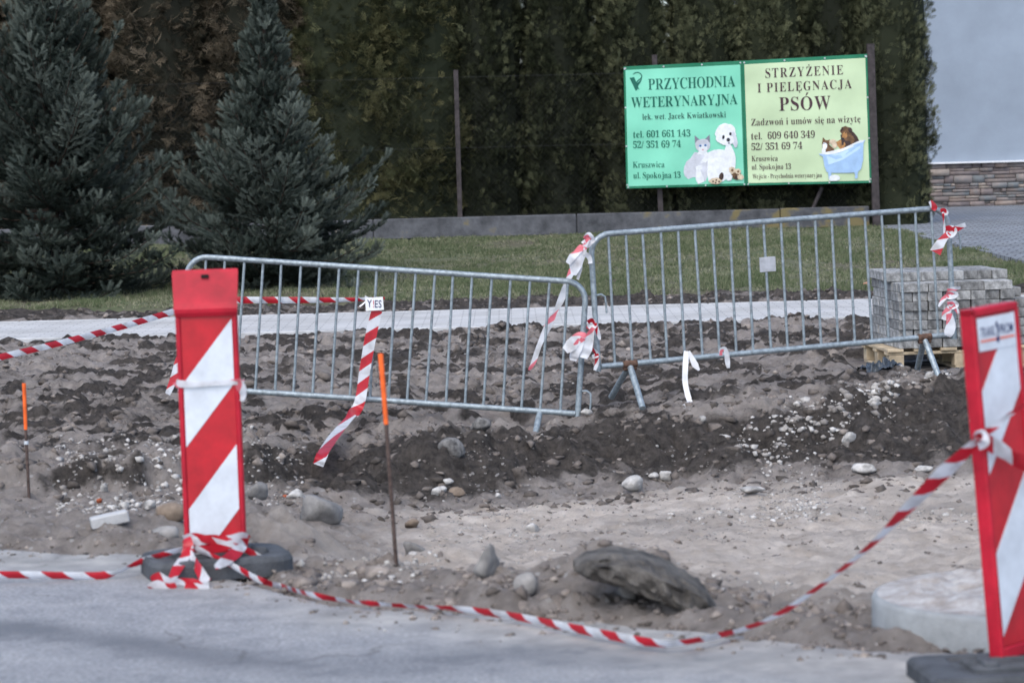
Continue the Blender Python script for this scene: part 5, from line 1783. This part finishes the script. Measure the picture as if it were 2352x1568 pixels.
def crumbs():
    """broken clods and crumbs of soil"""
    r = np.random.default_rng(17)
    base = np.stack([rock_mesh(950 + k, (1, .9, .75), .9, 1, 7)[0] for k in range(8)])
    bF = rock_mesh(950, (1, 1, 1), .9, 1, 7)[1]
    base = base * (1 + np.clip(r.normal(0, .30, base.shape[:2]), -.5, .6))[:, :, None]
    X, Y, S, T = [], [], [], []
    def scatter(n, x0, x1, y0, y1, s0, s1, tone, mask=None):
        x = r.uniform(x0, x1, n) ; y = r.uniform(y0, y1, n)
        x = x * y / y1
        k = np.ones(n, bool) if mask is None else mask(x, y)
        X.append(x[k]); Y.append(y[k]); S.append((s0 + (s1 - s0) * r.random(n) ** 3)[k]); T.append((tone + r.normal(0, .2, n))[k])
    verge = lambda x, y: (y > bank_y(x) - .3) & (r.random(len(x)) < 0.25 + 1.3 * np.clip(fbm(x * 1.2, y * 0.9, 301, 3), 0, 1))
    face = lambda x, y: (y < bank_y(x) + .2) & (y > np.interp(x, TOX, TOY) - .6)
    pit = lambda x, y: (y < np.interp(x, TOX, TOY)) & (y > edge_y(x) - .05) & (r.random(len(x)) < 0.2 + 1.3 * np.clip(fbm(x * 1.6, y * 1.6, 303, 3), 0, 1))
    rim = lambda x, y: (y < edge_y(x) + .5) & (y > edge_y(x) - .5 * r.random(len(x)) ** 3)
    scatter(19000, -5.2, 5.2, 16.5, 26.2, .014, .13, .36, verge)
    scatter(6000, -4.2, 4.2, 15.0, 19.6, .012, .11, .28, face)
    scatter(9000, -3.6, 3.6, 11.0, 17.5, .008, .055, .55, pit)
    scatter(12000, -2.8, 2.8, 9.6, 13.8, .005, .055, .50, rim)
    scatter(1300, -1.1, 1.6, 10.4, 12.9, .02, .13, .52, lambda x, y: (y > edge_y(x) + .02) & (y < edge_y(x) + 1.1))
    scatter(1800, -5.6, 5.6, 28.9, 31.0, .02, .10, .35)
    X, Y, S, T = map(np.concatenate, (X, Y, S, T))
    ok = ~((Y > 26.2) & (Y < 28.9)) & ~((X > 2.5) & (X < 4.1) & (Y > 19.9) & (Y < 21.8))
    X, Y, S, T = X[ok], Y[ok], S[ok], T[ok]
    Z = land(X, Y)[0]
    Z = np.where(Y < edge_y(X), np.maximum(Z, 0.002), Z)
    n = len(X); V = base[r.integers(0, 8, n)]
    a = r.uniform(0, 6.28, n); c, q = np.cos(a)[:, None], np.sin(a)[:, None]
    V = np.stack([V[:, :, 0] * c - V[:, :, 1] * q, V[:, :, 0] * q + V[:, :, 1] * c, V[:, :, 2]], -1) * S[:, None, None]
    V[:, :, 2] *= r.uniform(.6, 1.0, n)[:, None]
    V += np.stack([X, Y, Z - 0.10 * S], -1)[:, None, :]
    nv = V.shape[1]
    Fc = (bF[None] + (np.arange(n) * nv)[:, None, None]).reshape(-1, 3)
    me = np_mesh('clods', V.reshape(-1, 3), Fc, {'tone': np.repeat(np.clip(T, 0, 1), nv)})
    o = link('clods', me, attr_mat('broken_soil', [(0.060, 0.052, 0.046), (0.150, 0.128, 0.114), (0.31, 0.27, 0.238)], nscale=40, namp=0.45, rough=0.95))
    tag(o, 'crumbled dark and dry soil clods strewn over the dug verge', 'soil clods', kind='stuff')
crumbs()

# ------------------------------------------------------------------ stakes
def stake(label, top, mid, foot, wpx, cap=None, sleeve=None):
    pf = hit(*foot)
    Yd = pf.y
    A = at(*top, Yd); Mm = at(*mid, Yd); B_ = pf - Vector((0, 0, 0.05))
    r_ = wpx / FPX * Yd / 2
    root = empty('survey_stake', pf); tag(root, label, 'stake', 'steel survey stakes with orange tops')
    b = MB(); b.tube([Mm, Mm * .5 + B_ * .5, B_], r_ * .8, 8); b.build('rod', ROD, root)
    b = MB(); b.tube([A, A * .5 + Mm * .5, Mm], [r_ * 1.05, r_, r_ * .92], 8); b.build('painted_top', ORANGE, root)
    if sleeve:
        S0, S1 = at(*sleeve[0], Yd - .002), at(*sleeve[1], Yd - .002)
        b = MB(); b.tube([S0, S1], r_ * 1.15, 8); b.build('sleeve', WHITEF, root)
stake('tall rusty rod with a bright orange top, in front of the tilted barrier', (874, 812), (887, 974), (911, 1292), 12)
stake('thin short stake with an orange top and a white collar, near the picture edge', (55, 880), (59, 986), (67, 1142), 9, sleeve=((60, 1012), (60.5, 1020)))

# ------------------------------------------------------------------ concrete manhole ring with a sand covered lid
def manhole():
    Yc = 10.55
    ctr = Vector((1.90, Yc, 0)); rad = 0.575
    root = empty('manhole', (ctr.x, ctr.y, -0.1)); tag(root, 'pale concrete manhole ring strewn with sand, behind the labelled board', 'manhole')
    n = 72
    zt = 0.105
    prof = [(rad, -0.25), (rad, zt - .02), (rad - .008, zt - .004), (rad - .022, zt)]
    vs = [(ctr.x + r_ * math.cos(2 * math.pi * k / n), ctr.y + r_ * math.sin(2 * math.pi * k / n), z) for r_, z in prof for k in range(n)]
    fs = [(i * n + k, i * n + (k + 1) % n, (i + 1) * n + (k + 1) % n, (i + 1) * n + k) for i in range(len(prof) - 1) for k in range(n)]
    b = MB(); b.add(vs, fs, smooth=True)
    b.build('ring', mat('blue_grey_concrete', (0.29, 0.305, 0.31), 0.85, 0.2, 5, bump=0.3, bscale=60), root)
    rr = np.linspace(0, rad - .0215, 26); th = np.linspace(0, 2 * math.pi, 121)[:-1]
    Rr, Th = np.meshgrid(rr, th, indexing='ij')
    X = ctr.x + Rr * np.cos(Th); Y = ctr.y + Rr * np.sin(Th)
    k = sstep(0.54, 0.38, Rr)
    Zz = zt + 0.0005 + k * (0.016 * (1 + fbm(X * 8, Y * 8, 191, 3)) + 0.45 * clods(X, Y, .06, 193, .6) + 0.012 * np.abs(fbm(X * 25, Y * 25, 195, 3)))
    nr, ntn = Rr.shape
    fc = [(i * ntn + j, (i + 1) * ntn + j, (i + 1) * ntn + (j + 1) % ntn, i * ntn + (j + 1) % ntn) for i in range(nr - 1) for j in range(ntn)]
    me = np_mesh('lid', np.stack([X.ravel(), Y.ravel(), Zz.ravel()], -1), np.array(fc), smooth=True)
    link('lid', me, mat('sandy_concrete', (0.40, 0.39, 0.38), 0.95, 0.3, 14, bump=0.7, bscale=60, col2=(0.24, 0.205, 0.18), detail=10), root)
manhole()

# ------------------------------------------------------------------ barrier tape
def tape(name, label, strips, mt=None, group=None, cat='tape', root_at=None):
    b = MB()
    for s in strips:
        b.ribbon(**s)
    o = b.build(name, mt or TAPE)
    tag(o, label, cat, group)
    return o
def clear_of_soil(pts, gap=0.03):
    out = []
    for p in pts:
        d = (p - C) / p.y
        Y = p.y
        for _ in range(200):
            q = C + d * Y
            gz = max(H(q.x, q.y), 0.0 if q.y < edge_y(q.x) + 0.1 else -9)
            if q.z > gz + gap: break
            Y -= 0.02
        out.append(C + d * Y)
    return out
def A(Y, *pp): return [at(x, y, Y) for x, y in pp]
def AY(*pp): return [at(x, y, Y) for x, y, Y in pp]
G1 = 'red and white barrier tape'
YT = 18.72
tape('barrier_tape', 'taut tape rising from the picture edge to the capped striped board', [dict(pts=AY((-60, 837, 17.4), (0, 820, 17.5), (140, 787, 17.8), (280, 750, 18.2), (412, 711, 18.6), (424, 707, 18.62)), width=0.040, twist=[0, .1, .05, .1, .15, .1], crumple=.0008, fold=.006)], TAPE_LONG, G1)
tape('barrier_tape', 'taut tape running level behind the bars to the white card', [dict(pts=A(18.86, (424, 690), (560, 689), (700, 689), (800, 688), (884, 685)), width=[.046, .046, .042, .03, .022], twist=[0, 0.1, .1, .3, .6], crumple=.001, fold=.008)], TAPE_LONG, G1)
tape('barrier_tape', 'candy striped tape hanging from the white card and swinging out below the rail', [dict(pts=clear_of_soil(AY((866, 712, 18.69), (852, 770, 18.69), (838, 850, 18.69), (828, 915, 18.68), (815, 945, 18.6), (772, 995, 18.55), (742, 1040, 18.5), (731, 1068, 18.5)), 0.11), flat=True, width=[.072, .075, .074, .074, .074, .074, .07, .065], twist=[.1, .1, .2, .3, .2, .0, .0, .0], crumple=.002)], tape_mat('barrier_tape_wide', period=0.168, slant=0.42), G1)
# Y!ES card
card = empty('white_card', at(860, 712, 18.66)); tag(card, 'small white card with hand lettering tied to the tilted barrier', 'card')
b = MB(); Mc = Matrix.Rotation(math.radians(-3.0), 3, 'Y')
b.box(at(860, 698, 18.67), (0.118, 0.003, 0.086), M=Mc, bev=0.001); cb = b.build('board', mat('card_white', (0.76, 0.77, 0.78), 0.6, 0.05), card)
V, Fc, wd = text_line('Y', False, 0.008, .05)
for txt, x0, x1, mt in (('Y', 843, 855, INKN), ('!', 857, 859.5, mat('card_red', (0.5, 0.03, 0.05), 0.6, .05)), ('ES', 861, 877, INKN)):
    V, Fc, wd = text_line(txt, False, 0.01, .08)
    b = MB(); b.add([at(x0 + (x1 - x0) * a / wd + 0.05 * h_ * 0, 706.5 + (x0 - 860) * 0.06 - h_ * 17, 18.666) for a, h_ in V], Fc); b.build('lettering', mt, cb)
b = MB(); b.ribbon(pts=A(18.69, (838, 680), (846, 686), (836, 696), (826, 704)), width=0.01, twist=.4, crumple=.002)
b.build('tie', TAPE_WHITE, card)

tape('barrier_tape', 'short tape tail fluttering from the top of the fallen barrier post, beside the board', [dict(pts=A(18.7, (420, 640), (410, 632), (406, 655), (402, 672)), width=[.03, .035, .03, .012], twist=.3, crumple=.004), dict(pts=A(18.69, (414, 655), (408, 662), (402, 672)), width=.022, twist=.5)], TAPE_FADED, G1)
tape('barrier_tape', 'limp tape tail hanging below the rail at the board edge', [dict(pts=A(18.7, (420, 815), (412, 828), (402, 860), (392, 888), (385, 905)), width=[.05, .06, .055, .045, .035], twist=[.2, .3, .3, .2, .1], crumple=.003)], TAPE, G1)

# right barrier, street side post
YP = 18.66
tape('barrier_tape', 'shredded faded tape knotted round the top corner of the upright barrier with a long tail', [
    dict(pts=A(YP, (1342, 548), (1352, 540), (1362, 552), (1350, 562), (1340, 552)), width=.035, twist=.6, crumple=.012, seed=1),
    dict(pts=A(YP - .01, (1352, 545), (1346, 560), (1338, 575), (1352, 590), (1356, 605)), width=.03, twist=.3, crumple=.01, seed=2),
    dict(pts=A(YP - .01, (1340, 565), (1330, 585), (1322, 610), (1318, 632)), width=[.05, .085, .085, .03], twist=[.2, .1, .2, .1], crumple=.012, seed=3),
    dict(pts=A(YP - .02, (1336, 570), (1315, 590), (1304, 605)), width=[.03, .05, .035], twist=.3, crumple=.008, seed=4),
    dict(pts=A(YP + .15, (1318, 615), (1304, 645), (1292, 680), (1276, 715), (1258, 750), (1240, 790), (1226, 830), (1215, 850)), width=[.05, .045, .05, .042, .05, .042, .035, .015], twist=[.2, .8, .3, .9, .4, .8, .3, .2], crumple=.003, seed=5),
    dict(pts=A(YP, (1330, 590), (1334, 615), (1327, 642)), width=[.03, .025, .02], twist=.7, crumple=.005, seed=6)], TAPE_FADED, G1)
tape('barrier_tape', 'torn whitish tape flapping where the two barriers meet', [
    dict(pts=A(YP - .03, (1346, 770), (1330, 772), (1312, 792), (1298, 805)), width=[.03, .06, .085, .05], twist=.2, crumple=.014, seed=7),
    dict(pts=A(YP - .03, (1338, 775), (1325, 800), (1318, 818), (1316, 828)), width=[.04, .07, .06, .04], twist=.2, crumple=.01, seed=8),
    dict(pts=A(YP - .03, (1362, 752), (1354, 775), (1346, 800), (1340, 822)), width=[.02, .06, .085, .05], twist=.15, crumple=.01, seed=9)], TAPE_FADED, G1)
tape('barrier_tape', 'tape scraps wound down the near post of the upright barrier', [
    dict(pts=A(YP, (1350, 740), (1360, 735), (1368, 745), (1358, 752), (1348, 748)), width=.035, twist=.5, crumple=.008, seed=10),
    dict(pts=A(YP, (1366, 742), (1374, 765), (1378, 780)), width=[.03, .03, .015], twist=.4, crumple=.004, seed=11),
    dict(pts=A(YP, (1352, 798), (1366, 806), (1372, 815), (1360, 820)), width=.03, twist=.5, crumple=.006, seed=12),
    dict(pts=A(YP, (1370, 812), (1371, 832), (1366, 850)), width=[.03, .03, .02], twist=.3, crumple=.003, seed=13)], TAPE, G1)
YQ = 19.38
tape('barrier_tape', 'tape tied in a bow at the far end of the upright barrier, ends blowing', [
    dict(pts=A(YQ, (2150, 482), (2144, 474), (2136, 462)), width=[.03, .045, .03], twist=.3, crumple=.008, seed=14),
    dict(pts=A(YQ, (2160, 484), (2170, 482), (2174, 490), (2164, 492)), width=.025, twist=.3, crumple=.004, seed=15),
    dict(pts=A(YQ - .02, (2166, 490), (2168, 510), (2170, 535), (2172, 552)), width=.018, twist=[.4, 1.2, .4, 1.0], crumple=.002, seed=16),
    dict(pts=A(YQ - .03, (2172, 526), (2184, 524), (2192, 530), (2184, 540), (2172, 536)), width=.04, twist=.2, crumple=.004, seed=17),
    dict(pts=A(YQ - .03, (2180, 535), (2168, 548), (2158, 562), (2148, 580)), width=[.04, .05, .065, .08], twist=.2, crumple=.004, seed=18),
    dict(pts=A(YQ - .03, (2188, 530), (2202, 523), (2218, 516)), width=[.05, .04, .03], twist=.2, crumple=.003, seed=19)], TAPE, G1)
tape('barrier_tape', 'faded tape strips wrapped low on the far post of the upright barrier', [
    dict(pts=A(YQ - .03, (2176, 668), (2190, 664), (2206, 660)), width=[.03, .035, .02], twist=.2, crumple=.005, seed=20),
    dict(pts=A(YQ - .03, (2174, 676), (2186, 672), (2196, 676), (2184, 682), (2174, 680)), width=.035, twist=.4, crumple=.006, seed=21),
    dict(pts=A(YQ - .03, (2178, 678), (2166, 688), (2156, 704)), width=[.03, .03, .012], twist=.3, crumple=.004, seed=22),
    dict(pts=A(YQ - .03, (2176, 698), (2188, 694), (2198, 700), (2186, 706), (2176, 702)), width=.03, twist=.3, crumple=.006, seed=23),
    dict(pts=A(YQ - .03, (2188, 702), (2196, 710), (2202, 720)), width=[.03, .03, .015], twist=.3, crumple=.003, seed=24),
    dict(pts=A(YQ - .03, (2182, 704), (2174, 720), (2170, 735)), width=[.03, .06, .04], twist=.2, crumple=.006, seed=25),
    dict(pts=A(YQ - .04, (2180, 720), (2184, 745), (2180, 762), (2176, 772)), width=[.04, .065, .07, .04], twist=.15, crumple=.006, seed=26)], TAPE_FADED, G1)
tape('barrier_tape', 'plain white strip dangling from the bottom rail to the mud', [dict(pts=AY((1577, 806, 18.83), (1574, 845, 18.8), (1574, 880, 18.8), (1582, 915, 18.78), (1586, 921, 18.76), (1576, 928, 18.7), (1566, 934, 18.66)), width=[.036, .037, .036, .036, .024, .02, .015], twist=[0, 0, .1, .1, .3, .2, .1], crumple=.001)], TAPE_WHITE, G1)
tape('barrier_tape', 'crumpled white scrap tied on the bottom rail next to the dangling strip', [dict(pts=A(18.8, (1582, 806), (1590, 824), (1597, 838), (1606, 850)), width=[.015, .035, .045, .012], twist=.2, crumple=.003)], TAPE_WHITE, G1)
tape('barrier_tape', 'small looped scrap with a red edge on the bottom rail', [dict(pts=A(18.84, (1656, 816), (1656, 804), (1664, 801), (1669, 812), (1671, 830), (1673, 845)), width=[.02, .028, .03, .032, .035, .02], twist=.2, crumple=.002)], TAPE_FADED, G1)

# the long foreground tape, board to board
fg = AY((432, 1262, 12.13), (470, 1268, 12.06), (510, 1286, 12.0), (560, 1312, 11.9), (600, 1333, 11.85), (650, 1347, 11.85), (720, 1366, 11.8), (790, 1378, 11.65), (850, 1385, 11.55), (925, 1390, 11.4), (1015, 1394, 11.25), (1100, 1403, 11.1), (1200, 1418, 11.0),
        (1300, 1438, 10.85), (1400, 1458, 10.75), (1480, 1472, 10.65), (1550, 1476, 10.6), (1650, 1459, 10.45), (1720, 1440, 10.35), (1800, 1403, 10.2), (1900, 1333, 10.05), (2000, 1252, 9.8), (2080, 1172, 9.65), (2170, 1082, 9.52), (2225, 1030, 9.44), (2252, 1003, 9.41))
tw_ = [.3, .8, .5, .3, .2, .4, .5, .9, .6, 1.0, .9, .5, .4, .3, .2, .3, .8, .6, .9, .7, .9, .8, .5, .3, .5, .8]
tape('barrier_tape', 'long sagging tape slung along the road edge between the two striped boards', [dict(pts=clear_of_soil(fg), width=[.03] * 6 + [.034] * 4 + [.036] * 12 + [.05, .06, .05, .03], twist=tw_, crumple=.0015, fold=.008)], TAPE_LONG, G1)
tape('barrier_tape', 'tape from the capped board trailing low over the asphalt to the picture edge', [dict(pts=clear_of_soil(AY((-80, 1322, 12.0), (0, 1319, 12.05), (100, 1320, 12.08), (180, 1321, 12.1), (240, 1320, 12.1), (280, 1308, 12.12), (330, 1286, 12.18), (370, 1274, 12.05), (405, 1264, 12.08), (432, 1258, 12.13)), 0.015), width=[.034] * 4 + [.036, .025, .03, .028, .03, .03], twist=[.2, .3, .2, .3, .2, 1.1, .4, .5, .6, .4], crumple=.0015, fold=.008)], TAPE_LONG, G1)
YB = 12.13
tape('barrier_tape', 'tangle of tape lashed round the foot of the capped board with loose ends', [
    dict(pts=AY((422, 1250, 12.16), (436, 1246, 12.11), (480, 1238, 12.09), (520, 1240, 12.09), (556, 1230, 12.11), (570, 1236, 12.16)), width=[.03, .04, .042, .04, .035, .03], twist=[.1, .05, .2, .1, .15, .1], crumple=.003, seed=31),
    dict(pts=AY((422, 1238, 12.16), (450, 1232, 12.10), (500, 1246, 12.08), (545, 1256, 12.09), (568, 1250, 12.15)), width=.036, twist=[.1, .2, .05, .2, .1], crumple=.003, seed=32, u0=.07),
    dict(pts=AY((424, 1266, 12.15), (455, 1262, 12.08), (500, 1258, 12.07), (540, 1246, 12.08), (570, 1244, 12.14)), width=.036, twist=[.1, .05, .2, .05, .1], crumple=.003, seed=33, u0=.03),
    dict(pts=AY((430, 1234, 12.10), (432, 1250, 12.07), (428, 1268, 12.06), (424, 1282, 12.03)), width=[.03, .045, .04, .03], twist=.1, crumple=.003, seed=34),
    dict(pts=AY((438, 1258, 12.06), (424, 1280, 12.0), (408, 1304, 11.89), (394, 1328, 11.83)), width=[.03, .04, .045, .03], twist=[.2, .3, .2, .1], crumple=.003, seed=35),
    dict(pts=AY((436, 1266, 12.05), (448, 1292, 11.95), (462, 1316, 11.87), (474, 1338, 11.81)), width=[.025, .035, .045, .05], twist=[.1, .2, .1, .1], crumple=.003, seed=36, u0=.05),
    dict(pts=AY((562, 1250, 12.08), (542, 1268, 12.0), (516, 1288, 11.92), (494, 1302, 11.87)), width=[.03, .05, .045, .02], twist=.1, crumple=.003, seed=37, u0=.09),
    dict(pts=AY((562, 1260, 12.1), (586, 1273, 12.1), (620, 1290, 12.06)), width=[.025, .028, .018], twist=.1, crumple=.002, seed=38),
    dict(pts=AY((346, 1330, 11.84), (364, 1328, 11.82), (388, 1338, 11.80), (412, 1334, 11.80), (442, 1340, 11.79), (480, 1345, 11.78)), width=[.02, .055, .05, .03, .045, .03], twist=[.1, .05, .2, .3, .1, .1], crumple=.005, seed=39),
    dict(pts=AY((340, 1346, 11.82), (362, 1344, 11.80), (384, 1350, 11.79), (404, 1342, 11.79)), width=[.015, .05, .045, .02], twist=.1, crumple=.004, seed=40, u0=.06),
    dict(pts=AY((424, 1344, 11.79), (452, 1350, 11.77), (480, 1352, 11.76)), width=[.02, .045, .03], twist=.1, crumple=.004, seed=41)], TAPE_LONG, G1)
def boardpt(T, x, y, z): return T((x, y, z))
yy = -0.058 / 2 - 0.006
zz = (1274 - 872) / 535
tape('barrier_tape', 'single faded tape band wrapped round the middle of the capped board', [
    dict(pts=[TL_((-.134, .03, zz)), TL_((-.138, .0, zz)), TL_((-.130, yy, zz)), TL_((-.06, yy - .002, zz - .004)), TL_((.03, yy - .003, zz - .003)), TL_((.128, yy, zz)), TL_((.138, 0, zz + .004)), TL_((.134, .03, zz))], width=[.03, .034, .034, .026, .02, .026, .034, .03], twist=0, crumple=.002),
    dict(pts=[TL_((.120, yy - .003, zz + .01)), TL_((.136, yy - .002, zz - .02)), TL_((.140, yy + .01, zz - .06)), TL_((.134, yy + .012, zz - .085))], width=[.03, .045, .04, .02], twist=.2, crumple=.005)], TAPE_FADED, G1)
tape('barrier_tape', 'tape ends leaving the knot on the labelled board for the picture edge', [
    dict(pts=AY((2240, 1010, 9.42), (2252, 1000, 9.37), (2258, 1012, 9.35), (2246, 1018, 9.39)), width=.045, twist=.4, crumple=.006, seed=50),
    dict(pts=AY((2250, 1006, 9.39), (2285, 1024, 9.43), (2320, 1046, 9.46), (2352, 1062, 9.49), (2420, 1090, 9.52)), width=[.05, .055, .045, .055, .05], twist=[.5, .2, .4, .2, .2], crumple=.003, fold=.006, seed=51),
    dict(pts=AY((2250, 1004, 9.39), (2290, 975, 9.43), (2330, 945, 9.48), (2420, 890, 9.56)), width=[.03, .025, .022, .022], twist=[.5, .3, .8, .4], crumple=.002, seed=52)], TAPE_LONG, G1)

# small litter on the lawn
for (px, py, wpx, lab) in ((1532, 628, 40, 'flat pale orange scrap lying on the lawn'), (1990, 655, 16, 'tiny pale scrap on the soil near the pallet')):
    p = gp(px, py, 0.06)
    b = MB(); s = p.y / FPX
    b.add([p + Vector((-wpx * s / 2, 0, 0.02)), p + Vector((0, -.10, 0.03)), p + Vector((wpx * s / 2, .02, .022)), p + Vector((.02, .12, .035)),
           p + Vector((-wpx * s / 2, 0, 0.012)), p + Vector((0, -.10, 0.022)), p + Vector((wpx * s / 2, .02, .014)), p + Vector((.02, .12, .027))], [(0, 1, 2, 3), (7, 6, 5, 4), (0, 4, 5, 1), (1, 5, 6, 2), (2, 6, 7, 3), (3, 7, 4, 0)])
    o = b.build('litter_scrap', mat('faded_orange_paper', (0.5, 0.28, 0.18), 0.8, 0.3, 20)); tag(o, lab, 'litter')
